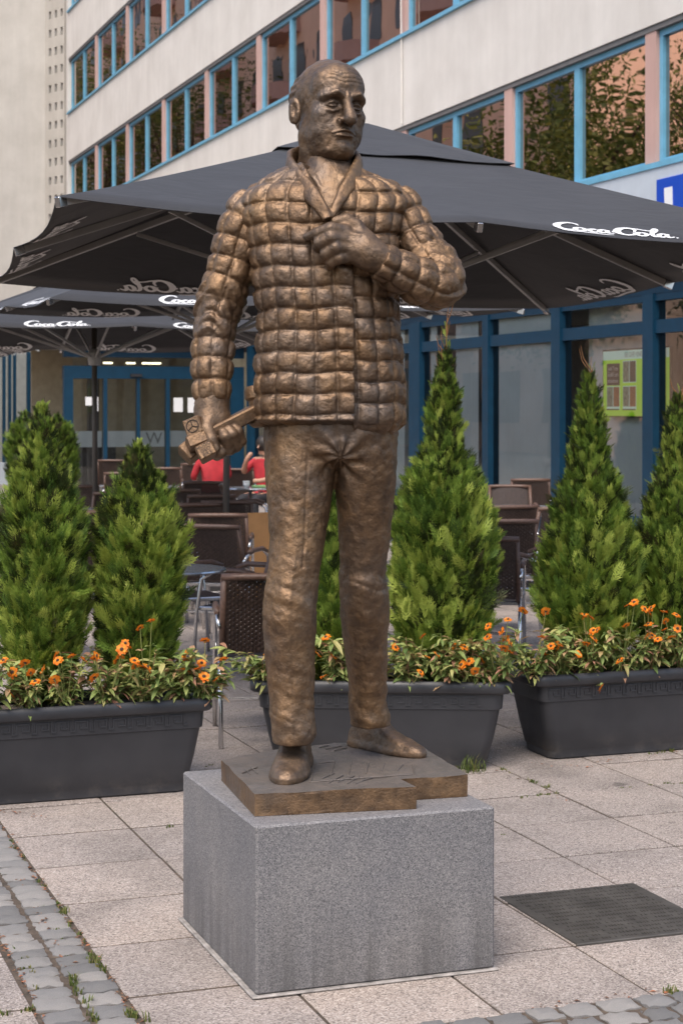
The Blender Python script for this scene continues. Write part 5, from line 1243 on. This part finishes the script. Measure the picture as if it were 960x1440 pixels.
def broad_tree(loc, H_, R0, seed, label, n=2600):
    T = empty('street_tree', loc); tag(T, label, 'tree', 'trees across the square mirrored in the glass'); r = np.random.default_rng(seed)
    tk = MB(); tk.tube([(0, 0, 0), (.1, .05, H_*.3), (0, .1, H_*.8)], [.28, .2, .05], 9)
    for k in range(9):
        a = r.uniform(0, 6.28); z = H_*r.uniform(.25, .6); tk.tube([(0, 0, z), (math.cos(a)*R0*.5, math.sin(a)*R0*.5, z+H_*.12), (math.cos(a)*R0*.85, math.sin(a)*R0*.85, z+H_*.2)], [.09, .06, .02], 6)
    tk.build('trunk', MAT['bark'], T)
    cl_ = r.normal(0, 1, (40, 3)); cl_ /= np.linalg.norm(cl_, axis=1)[:, None]; cl_ = cl_*r.uniform(.35, 1, (40, 1))*np.array((R0, R0, H_*.36))+np.array((0, 0, H_*.62))
    ci = r.integers(0, 40, n); C = cl_[ci]+r.normal(0, .19*R0, (n, 3)); d1 = r.normal(0, 1, (n, 3)); d1 /= np.linalg.norm(d1, axis=1)[:, None]; d2 = np.cross(d1, r.normal(0, 1, (n, 3))); d2 /= np.linalg.norm(d2, axis=1)[:, None]
    s_ = r.uniform(.07, .15, (n, 1)); V = np.stack((C-d1*s_, C+d2*s_*.5, C+d1*s_, C-d2*s_*.5), 1).reshape(-1, 3); Q = np.arange(n*4).reshape(n, 4)
    me = mesh_of('crown', V, Q); me.materials.append(MAT['far_leaf']); tag(link('crown', me, None, T), kind='stuff')
for k, (u, v, h, R0) in enumerate(((-5, 36, 13, 3.6), (-7, 43, 15, 4.2), (-4.5, 50, 14, 3.8), (-7, 56.5, 13, 3.4), (-3.5, 97, 24, 5.5), (-2, 108, 27, 6.0), (-1, 120, 30, 6.5), (0, 133, 32, 6.5), (2, 146, 34, 7))):
    broad_tree((u, v, 0), h, R0, 500+k, ['nearest', 'second nearest', 'third nearest', 'fourth nearest', 'fifth nearest', 'fourth farthest', 'third farthest', 'second farthest', 'farthest'][k]+' broad tree across the square, seen only mirrored in the windows', 15000)
# ------------------------------------------------------------------ umbrellas with script lettering
LOGO = [  # strokes: (x, y, half width)
 [(1.42, 1.30, .05), (1.30, 1.52, .07), (1.02, 1.66, .07), (.62, 1.52, .11), (.28, 1.12, .17), (.16, .66, .18), (.30, .26, .14), (.62, .08, .09), (.98, .16, .07), (1.22, .34, .05)],
 [(.30, .26, .10), (.45, -.02, .10), (.80, -.17, .09), (1.4, -.16, .07), (2.1, -.22, .07), (2.75, -.30, .05), (3.15, -.22, .03)],
 [(1.42, .74, .09), (1.22, .62, .12), (1.12, .36, .12), (1.26, .12, .09), (1.52, .14, .10), (1.68, .40, .11), (1.60, .66, .09), (1.42, .74, .08)],
 [(1.66, .50, .05), (1.90, .58, .04), (2.28, .66, .08)],
 [(2.30, .60, .10), (2.12, .70, .08), (1.92, .46, .12), (1.96, .16, .11), (2.18, .06, .07), (2.42, .24, .05)],
 [(2.86, .66, .07), (2.66, .72, .08), (2.46, .48, .12), (2.46, .18, .11), (2.62, .08, .08), (2.82, .30, .06), (2.96, .66, .06)],
 [(2.96, .70, .09), (2.88, .36, .11), (2.94, .12, .10), (3.10, .10, .06), (3.26, .26, .04)],
 [(3.16, .52, .05), (3.30, .58, .09), (3.48, .56, .05)],
 [(4.50, 1.06, .06), (4.42, .80, .05), (4.52, 1.18, .08), (4.34, 1.46, .09), (3.98, 1.46, .10), (3.62, 1.14, .16), (3.46, .68, .18), (3.58, .26, .14), (3.90, .06, .09), (4.24, .16, .08), (4.42, .44, .08), (4.34, .62, .06)],
 [(4.34, 1.46, .08), (4.70, 1.40, .06), (5.10, 1.24, .06), (5.50, 1.20, .06), (5.78, 1.30, .04)],
 [(4.80, .74, .09), (4.60, .62, .12), (4.50, .36, .12), (4.64, .12, .09), (4.90, .14, .10), (5.06, .40, .11), (4.98, .66, .09), (4.80, .74, .08)],
 [(5.02, .48, .05), (5.30, .58, .05), (5.62, 1.00, .06), (5.78, 1.42, .07), (5.72, 1.66, .06), (5.56, 1.48, .08), (5.42, .90, .11), (5.38, .34, .11), (5.50, .10, .09), (5.70, .18, .05)],
 [(6.14, .66, .07), (5.94, .72, .08), (5.74, .48, .12), (5.74, .18, .11), (5.90, .08, .08), (6.10, .30, .06), (6.24, .66, .06)],
 [(6.24, .70, .09), (6.16, .36, .11), (6.22, .12, .10), (6.38, .10, .06), (6.56, .24, .04)],
 [(6.62, .06, .06), (6.74, .06, .06)]]
def logo_quads():
    V = []; Fc = []
    for st_ in LOGO:
        n = (len(st_)-1)*5+1; P = catmull(np.array(st_), n); t = np.gradient(P[:, :2], axis=0); t /= np.linalg.norm(t, axis=1, keepdims=True)+1e-9
        nn = np.stack((-t[:, 1], t[:, 0]), 1); b = len(V)
        for i in range(n): V += [tuple(P[i, :2]+nn[i]*P[i, 2]*1.18), tuple(P[i, :2]-nn[i]*P[i, 2]*1.18)]
        for i in range(n-1): Fc.append((b+2*i, b+2*i+1, b+2*i+3, b+2*i+2))
    V = np.array(V); V[:, 0] += V[:, 1]*.22; V -= np.array((3.5, .6)); return V/6.9, Fc     # unit width
LGV, LGF = logo_quads()
ZE, RISE, HS_ = 2.56, .80, 2.0
def make_umbrella():
    root = empty('cafe_umbrella')
    side = []                              # four faces
    def sag(e, s_): return 0
    for q in range(4):
        R_ = Matrix.Rotation(q*math.pi/2, 4, 'Z'); n = 16; m = 12; V = []; Fc = []
        for j in range(m+1):
            t = j/m*.97+.03
            for i in range(n+1):
                x = -1+2*i/n; hw_ = HS_*t; bay = abs(math.sin(math.pi*x)); drop = .035*bay*t*t; pull = .05*bay*(t**6)
                V.append(R_ @ Vector((x*hw_, -hw_+pull, ZE+RISE*(1-t)**1.06-drop)))
        for j in range(m):
            for i in range(n): a = j*(n+1)+i; Fc.append((a+n+1, a+n+2, a+1, a))
        up = [v+Vector((0, 0, .003)) for v in V]; N = len(V)
        Fall = Fc+[tuple(reversed([k+N for k in f])) for f in Fc]
        Fall = [tuple(k for k in f) for f in Fc]
        mb = MB(); mb.add(V, [tuple(reversed(f)) for f in Fc]); mb.add(up, Fc)
        rim = [(m*(n+1)+i) for i in range(n+1)]; mb.F += [(rim[i], rim[i+1], rim[i+1]+N, rim[i]+N) for i in range(n)]
        cp = mb.build('canopy_panel', MAT['canopy'], root, smooth=False)
        for p_ in cp.data.polygons: p_.use_smooth = True
        for s_ in (-1, 1):                # a logo on each half of the panel, outside, and a paler copy inside
            for (off, mt_) in ((.0085, 'print'), (-.0075, 'print_in')):
                VV = []
                for (a, b) in LGV:
                    kk = .68 if off > 0 else .80; x = s_*.76+a*kk; t = 1-(.125+b*kk)/2.15; hw_ = HS_*t; xx = x/hw_; bay = abs(math.sin(math.pi*xx)); drop = .035*bay*t*t; pull = .05*bay*(t**6)
                    v = Vector((x, -hw_+pull, ZE+RISE*(1-t)**1.06-drop)); nv = Vector((0, -RISE/2.15, HS_/2.15)).normalized(); VV.append(R_ @ (v+nv*off))
                lm_ = MB(); lm_.add(VV, LGF); lm_.build('lettering', MAT[mt_], cp)
    # wind flap on top
    vf = MB(); V = []; Fc = []; n = 48
    for (rr, z) in ((.02, ZE+RISE+.035), (.35, ZE+RISE-.115), (.68, ZE+RISE-.262)):
        for i in range(n):
            a = 2*math.pi*i/n; k = 1/max(abs(math.cos(a)), abs(math.sin(a))); w_ = .008*math.sin(a*8)*(rr/.7)**2; V.append((rr*k*math.cos(a), rr*k*math.sin(a), z+w_))
    for j in range(2):
        for i in range(n): Fc.append((j*n+i, (j+1)*n+i, (j+1)*n+(i+1) % n, j*n+(i+1) % n))
    vf.add(V, Fc); vf.add([(x, y, z-.003) for x, y, z in V], [tuple(reversed(f)) for f in Fc]); o = vf.build('wind_flap', MAT['canopy'], root)
    for p_ in o.data.polygons: p_.use_smooth = True
    pm = MB(); pm.tube([(0, 0, 0), (0, 0, ZE+RISE-.02)], .03, 14); pm.build('pole', MAT['pole'], root, smooth=True)
    h = MB(); h.lathe([(.03, 2.26), (.065, 2.27), (.075, 2.32), (.075, 2.40), (.05, 2.44), (.03, 2.45)], n=14); h.build('runner', MAT['alu_dark'], root)
    h = MB(); h.lathe([(.03, ZE+RISE-.16), (.07, ZE+RISE-.15), (.07, ZE+RISE-.07), (.03, ZE+RISE-.06)], n=14); h.build('hub', MAT['alu_dark'], root)
    for q in range(8):
        a = q*math.pi/4; k = HS_*(math.sqrt(2) if q % 2 else 1.0); d = Vector((math.cos(a), math.sin(a), 0)); st_ = d*.06+Vector((0, 0, ZE+RISE-.11)); en = d*(k-.015)+Vector((0, 0, ZE-.022))
        r = MB(); dv = en-st_; Lr = dv.length; M_ = Matrix.Translation(st_) @ dv.to_track_quat('X', 'Z').to_matrix().to_4x4(); r.box((0, -.011, -.020), (Lr, .011, .020), M_, .003); ro = r.build('rib', MAT['alu_dark'], root)
        c = MB(); c.box((Lr-.05, -.014, -.024), (Lr+.008, .014, .024), M_, .003); c.build('rib_cap', MAT['alu'], ro)
        s0 = d*.07+Vector((0, 0, 2.36)); s1 = st_.lerp(en, .56)-Vector((0, 0, .03)); b = MB(); dv = s1-s0; M_ = Matrix.Translation(s0) @ dv.to_track_quat('X', 'Z').to_matrix().to_4x4(); b.box((0, -.009, -.013), (dv.length, .009, .013), M_, .002); b.build('strut', MAT['alu_dark'], root)
    bs_ = MB(); bs_.box((-.42, -.42, 0), (.42, .42, .07), None, .015); bs_.build('base_plate', MAT['pole'], root); sk = MB(); sk.lathe([(.05, .07), (.05, .40), (.034, .41)], n=14); sk.build('base_socket', MAT['pole'], root)
    return root
um = make_umbrella()
UL = [((3.52, 9.57), -.07, 'nearest black cafe umbrella with white script lettering, right behind the statue', .03), ((4.44, 15.4), .0, 'second black cafe umbrella, partly hidden under the nearest one', 0), ((4.07, 19.3), .0, 'third black cafe umbrella with its pole left of the sliding doors', 0), ((2.30, 26.0), .0, 'farthest black cafe umbrella, one corner showing at the left edge', 0)]
for i, ((u, v), rz, lab, tl) in enumerate(UL):
    o = um if i == 0 else copy_tree(um); o.location = (u, v, (0, .057, -.05, 0)[i]); o.rotation_euler = ((-.025, .028, -.025, 0)[i], (.028 if tl else 0), rz); tag(o, lab, 'umbrella', 'black cafe umbrellas')
# ------------------------------------------------------------------ wicker chairs and round tables
def make_chair():
    root = empty('wicker_chair')
    W_, D_, SH, BH = .46, .44, .44, .86
    # woven seat and back: strands over and under
    def weave(name, o, ux, uy, nx, ny, par, curve):
        mb = MB(); ux = Vector(ux); uy = Vector(uy); nrm_v = ux.cross(uy).normalized(); Lx, Ly = ux.length, uy.length; ux.normalize(); uy.normalize(); o = Vector(o)
        def P(x, y, h): return o+ux*x+uy*y+nrm_v*(h+curve*((2*x/Lx-1)**2))
        for j in range(ny):
            y = Ly*(j+.5)/ny; hw_ = Ly/ny*.46; V = []; n = nx
            for i in range(n+1): h = .0035*(1 if (i+j) % 2 else -1); V += [P(Lx*i/n, y-hw_, h), P(Lx*i/n, y+hw_, h)]
            mb.add(V, [(2*i, 2*i+2, 2*i+3, 2*i+1) for i in range(n)])
        for i in range(nx):
            x = Lx*(i+.5)/nx; hw_ = Lx/nx*.40; mb.add([P(x-hw_, 0, 0), P(x+hw_, 0, 0), P(x+hw_, Ly, 0), P(x-hw_, Ly, 0)], [(0, 1, 2, 3)])
        tag(mb.build(name, MAT['rattan'], par), kind='stuff')
    bt = Vector((0, .30, BH)); bb = Vector((0, .20, SH+.0))
    bk = MB(); bk.tube([(-W_/2, .20, SH-.02), (-W_/2, .235, SH+.2), (-W_/2+.005, .30, BH)], .019, 8); 
    back = bk.build('back_stile', MAT['rattan_l'], root, smooth=True)
    bk = MB(); bk.tube([(W_/2, .20, SH-.02), (W_/2, .235, SH+.2), (W_/2-.005, .30, BH)], .019, 8); bk.build('back_stile', MAT['rattan_l'], root, smooth=True)
    bk = MB(); bk.tube([(-W_/2-.01, .30, BH), (-W_/4, .318, BH+.004), (W_/4, .318, BH+.004), (W_/2+.01, .30, BH)], .020, 8); bk.build('top_rail', MAT['rattan_l'], root, smooth=True)
    weave('backrest', (-W_/2+.015, .205, SH+.02), (W_-.03, 0, 0), (0, .10, BH-SH-.03), 22, 30, root, -.02)
    weave('seat', (-W_/2, -.22, SH), (W_, 0, 0), (0, .42, 0), 18, 20, root, .0)
    fr = MB(); fr.tube([(-W_/2, -.22, SH-.012), (W_/2, -.22, SH-.012), (W_/2, .21, SH-.012), (-W_/2, .21, SH-.012)], .014, 6, closed=True); fr.build('seat_frame', MAT['alu'], root)
    for s_ in (-1, 1):
        l_ = MB(); x = s_*(W_/2+.025); l_.tube([(x, -.26, .0), (x, -.235, .40), (x, -.20, .62), (x, -.10, .675), (x, .08, .672), (x, .215, .64), (x*.98, .255, .60)], .0125, 8); l_.build('leg', MAT['alu'], root, smooth=True)
        l_ = MB(); l_.tube([(x*.96, .40, .0), (x*.96, .27, .30), (x*.96, .20, .46)], .0125, 8); l_.build('leg', MAT['alu'], root, smooth=True)
        a_ = MB(); a_.tube([(x, -.17, .652), (x, -.09, .682), (x, .08, .679), (x, .17, .664)], .018, 8); a_.build('armrest', MAT['rattan_l'], root, smooth=True)
    cb = MB(); cb.tube([(-W_/2-.02, .30, .235), (W_/2+.02, .30, .235)], .010, 6); cb.build('cross_bar', MAT['alu'], root)
    return root
ch0 = make_chair()
def facing(deg): return math.radians(deg)-TH       # 0 = backrest towards the viewer's far side; 180 = back to the viewer
CH = [  # picture column of the chair's middle, distance, turn, label
 (372, 9.35, 186, 'nearest dark wicker chair, its back turned, beside the statue leg'),
 (345, 11.6, 250, 'wicker chair with a curved steel arm behind the nearest chair'),
 (262, 12.2, 115, 'wicker chair seen edge on behind the left arborvitae'),
 (310, 14.6, 180, 'wicker chair with straight back rail in the middle of the left terrace'),
 (322, 16.6, 180, 'wicker chair whose top rail shows just above another chair back'),
 (290, 21.0, 178, 'wicker chair right in front of the guest in red'),
 (252, 19.0, 182, 'wicker chair under the statue hand, left of the guest in red'),
 (130, 15.0, 200, 'wicker chair between the two left arborvitae, nearest'),
 (118, 20.0, 175, 'wicker chair in the back row left of the umbrella pole'),
 (175, 24.0, 180, 'small far wicker chair close to the sliding doors'),
 (232, 26.0, 185, 'small far wicker chair right of the sliding door middle'),
 (350, 20.0, 90, 'wicker chair side on near the guest with raised hand'),
 (566, 17.5, 185, 'wicker chair half hidden by the statue hip on the right'),
 (600, 19.0, 170, 'wicker chair behind the slender arborvitae'),
 (720, 19.4, 0, 'wicker chair facing us behind the small round table'),
 (705, 15.8, 195, 'wicker chair with its back to us left of the small round table'),
 (745, 12.9, 232, 'turned wicker chair between the two right arborvitae'),
 (682, 12.0, 172, 'wicker chair low beside the slender arborvitae'),
 (110, 12.4, 190, 'wicker chair peeking between the left arborvitae at mid height'),
 (150, 18.4, 205, 'wicker chair just right of the third umbrella pole'), (205, 16.8, 170, 'wicker chair behind the top of the lower left arborvitae'), (92, 22.5, 140, 'wicker chair turned sideways at the far left'), (268, 16.2, 200, 'wicker chair touching the left edge of the statue hand gap'), (335, 25.5, 180, 'small far wicker chair between the two guests'), (280, 28.0, 175, 'tiny far wicker chair near the right door leaf'),
 (318, 13.2, 160, 'wicker chair half behind the nearest chair, tilted towards the table'), (296, 17.8, 186, 'wicker chair below the statue hand in the third row'), (236, 14.0, 100, 'wicker chair edge on at the right side of the lower left arborvitae'), (700, 13.8, 188, 'wicker chair in the gap right of the slender arborvitae'), (764, 15.6, 205, 'wicker chair showing one stile left of the right arborvitae'), (742, 21.8, 180, 'small wicker chair against the shop window sill'), (655, 20.5, 175, 'wicker chair before the narrow shop pane'),
 (160, 30.0, 180, 'farthest wicker chair by the entrance')]
for i, (x, Y, dg, lab) in enumerate(CH):
    o = ch0 if i == 0 else copy_tree(ch0); p = to_site((x-CXP)*Y/FPX, Y); o.location = p; o.rotation_euler.z = facing(dg); tag(o, lab, 'chair', 'wicker terrace chairs')
def make_table():
    root = empty('round_table'); t = MB(); t.lathe([(.30, .700), (.345, .705), (.35, .714), (.345, .722), (.001, .723)], n=40); link('table_top', autosmooth(t.mesh('table_top'), 40), MAT['tabletop'], root)
    r = MB(); r.lathe([(.351, .703), (.354, .712), (.351, .720)], n=40); r.F = r.F[:-2]; r.build('edge_band', MAT['alu'], root)
    c = MB(); c.tube([(0, 0, .05), (0, 0, .70)], .024, 12); c.build('column', MAT['alu'], root, smooth=True)
    for k in range(4):
        a = k*math.pi/2+.5; f = MB(); f.tube([(0, 0, .10), (.16*math.cos(a), .16*math.sin(a), .075), (.30*math.cos(a), .30*math.sin(a), .012)], [.018, .015, .012], 8); f.build('foot', MAT['alu'], root, smooth=True)
    return root
tb0 = make_table()
TB = [(240, 11.1, 'grey round table beside the lower left arborvitae'), (392, 16.0, 'round table partly hidden by the statue thigh'), (728, 18.2, 'round table in front of the large shop window'), (812, 16.8, 'round table hidden behind the right conical arborvitae'), (352, 22.6, 'round table with a cup between the two guests'), (122, 17.6, 'round table by the third umbrella pole'), (215, 23.0, 'far round table before the sliding doors'), (585, 18.0, 'round table right of the statue hip')]
for i, (x, Y, lab) in enumerate(TB):
    o = tb0 if i == 0 else copy_tree(tb0); o.location = to_site((x-CXP)*Y/FPX, Y); tag(o, lab, 'table', 'round terrace tables')
    o.rotation_euler.z = i*.7
# cup, napkin box and menu on the guests' table, wooden A board
tp_ = to_site((352-CXP)*22.6/FPX, 22.6)
c = MB(); c.lathe([(.025, 0), (.04, .03), (.045, .085), (.040, .085), (.035, .03)], n=16); tag(c.build('coffee_cup', MAT['white'], None, (tp_.x-.06, tp_.y-.02, .723)), 'white cup on the guests table', 'cup')
c = MB(); c.box((-.08, -.05, 0), (.08, .05, .03), None, .006); MAT['lgreen'] = plain('napkin_green', (.28, .5, .2), .8); tag(c.build('napkin_pack', MAT['lgreen'], None, (tp_.x+.09, tp_.y-.08, .724)), 'pale green napkin pack on the guests table', 'napkins')
bp = to_site((362-CXP)*15.4/FPX, 15.4); ab = MB(); ab.box((-.16, -.02, 0), (.16, .02, .82), None, .008); ab.box((-.16, .12, 0), (.16, .15, .80), None, .006); tag(ab.build('menu_board', MAT['wood'], None, bp, (0, 0, .5-TH)), 'orange wooden menu board leaning beside the statue thigh', 'board')
# far planters: two small conifers by the entrance
for k, (x, yb, yt, Y, lab) in enumerate(((34, 650, 582, 31, 'small dark conifer far left by the recessed glazing'), (82, 655, 586, 29, 'small dark conifer left of the entrance post'))):
    p = to_site((x-CXP)*Y/FPX, Y); p.z = .4; T = thuja(p, EYE+(HYP-yt)*Y/FPX-.4, pf([(0, .26), (.3, .34), (.7, .24), (1, .02)]), 700+k, lab, 900, 1.5, parent_group='small conifers by the entrance', tips=.1)
    pt = MB(); pt.lathe([(.20, -.40), (.27, -.02), (.28, .0), (.25, .01)], n=20); pt.build('pot', MAT['planter'], T)
# ------------------------------------------------------------------ two seated guests
def person(loc, rz, shirt, label, pose, hairlen):
    P = empty('person', loc, rz); tag(P, label, 'person', None)
    bones = pose; V = []; E = []; Rr = []; idx = {}
    for nme, (co, r) in bones['v'].items(): idx[nme] = len(V); V.append(co); Rr.append(r)
    E = [(idx[a], idx[b]) for a, b in bones['e']]
    me = bpy.data.meshes.new('sk'); me.from_pydata(V, E, []); o = bpy.data.objects.new('sk', me); COL.objects.link(o)
    sk_ = o.modifiers.new('s', 'SKIN'); sb_ = o.modifiers.new('d', 'SUBSURF'); sb_.levels = 2
    for v_, r in zip(me.skin_vertices[0].data, Rr): v_.radius = (r, r); v_.use_root = False
    me.skin_vertices[0].data[0].use_root = True
    dg = bpy.context.evaluated_depsgraph_get(); dg.update(); out = bpy.data.meshes.new_from_object(o.evaluated_get(dg)); bpy.data.objects.remove(o)
    out.name = 'body'
    for m in ('skin', shirt[0], shirt[1], 'blackcloth'): out.materials.append(MAT[m])
    for f in out.polygons:
        c = f.center; f.use_smooth = True
        if c.z < .07: f.material_index = 3
        elif c.z < .60 and not (c.y < -.15 and c.z > .58): f.material_index = 2
        elif c.z < 1.06 and (abs(c.x) < .30 and c.y > -.20): f.material_index = 1
        else: f.material_index = 0
    b = link('body', out, None, P)
    hd = np.array(bones['v']['head'][0]); hr = MB(); prof = [(.03, -.12 if hairlen else -.02), (.085, -.08 if hairlen else .0), (.108, .0), (.110, .05), (.085, .10), (.045, .125), (.002, .13)]
    hr.lathe(prof, (hd[0], hd[1]+.022, hd[2]+.01), 16); hh_ = hr.build('hair', MAT['hair'], P, smooth=True)
    for s_ in (-1, 1): e_ = MB(); e_.lathe([(.001, -.009), (.009, 0), (.001, .009)], (hd[0]+s_*.032, hd[1]-.088, hd[2]+.0), 8); e_.build('eye', MAT['hair'], P)
    n_ = MB(); n_.tube([(hd[0], hd[1]-.088, hd[2]+.005), (hd[0], hd[1]-.112, hd[2]-.032)], [.008, .013], 6); n_.build('nose', MAT['skin'], P)
    return P
def seated(lean, rarm, larm):
    v = {'pelvis': ((0, 0, .54), .15), 'waist': ((0, -.01+lean*.3, .72), .135), 'chest': ((0, .0+lean*.7, .93), .155), 'neckb': ((0, lean, 1.07), .07), 'neck': ((0, lean-.01, 1.13), .055), 'head': ((0, lean-.03, 1.24), .105), 'crown': ((0, lean-.02, 1.32), .075),
         'rsh': ((-.19, lean*.9, 1.02), .062), 'lsh': ((.19, lean*.9, 1.02), .062), 'rhip': ((-.10, -.05, .52), .095), 'lhip': ((.10, -.05, .52), .095), 'rknee': ((-.13, -.44, .52), .066), 'lknee': ((.13, -.44, .52), .066), 'rank': ((-.13, -.40, .09), .042), 'lank': ((.13, -.42, .09), .042), 'rtoe': ((-.14, -.58, .035), .034), 'ltoe': ((.14, -.60, .035), .034)}
    for pfx, a in (('r', rarm), ('l', larm)): v[pfx+'el'] = (a[0], .046); v[pfx+'wr'] = (a[1], .032); v[pfx+'hand'] = (a[2], .036)
    e = [('pelvis', 'waist'), ('waist', 'chest'), ('chest', 'neckb'), ('neckb', 'neck'), ('neck', 'head'), ('head', 'crown'), ('chest', 'rsh'), ('chest', 'lsh'), ('rsh', 'rel'), ('rel', 'rwr'), ('rwr', 'rhand'), ('lsh', 'lel'), ('lel', 'lwr'), ('lwr', 'lhand'), ('pelvis', 'rhip'), ('pelvis', 'lhip'), ('rhip', 'rknee'), ('lhip', 'lknee'), ('rknee', 'rank'), ('lknee', 'lank'), ('rank', 'rtoe'), ('lank', 'ltoe')]
    return {'v': v, 'e': e}
g1 = to_site((300-CXP)*24.6/FPX, 24.6)
person((g1.x, g1.y, -.02), facing(200), ('red', 'blackcloth'), 'person in a red shirt seated with back to us below the statue hand', seated(-.05, ((-.26, -.10, .80), (-.18, -.34, .76), (-.14, -.42, .76)), ((.26, -.10, .80), (.18, -.34, .76), (.14, -.42, .76))), 1)
g2 = to_site((377-CXP)*24.6/FPX, 24.6)
person((g2.x, g2.y, -.02), facing(-38), ('red', 'blackcloth'), 'person in a red top lifting a hand to the face beside the statue thigh', seated(-.08, ((-.27, -.22, .86), (-.13, -.30, 1.06), (-.08, -.25, 1.15)), ((.27, -.14, .80), (.14, -.36, .76), (.06, -.40, .76))), 1)
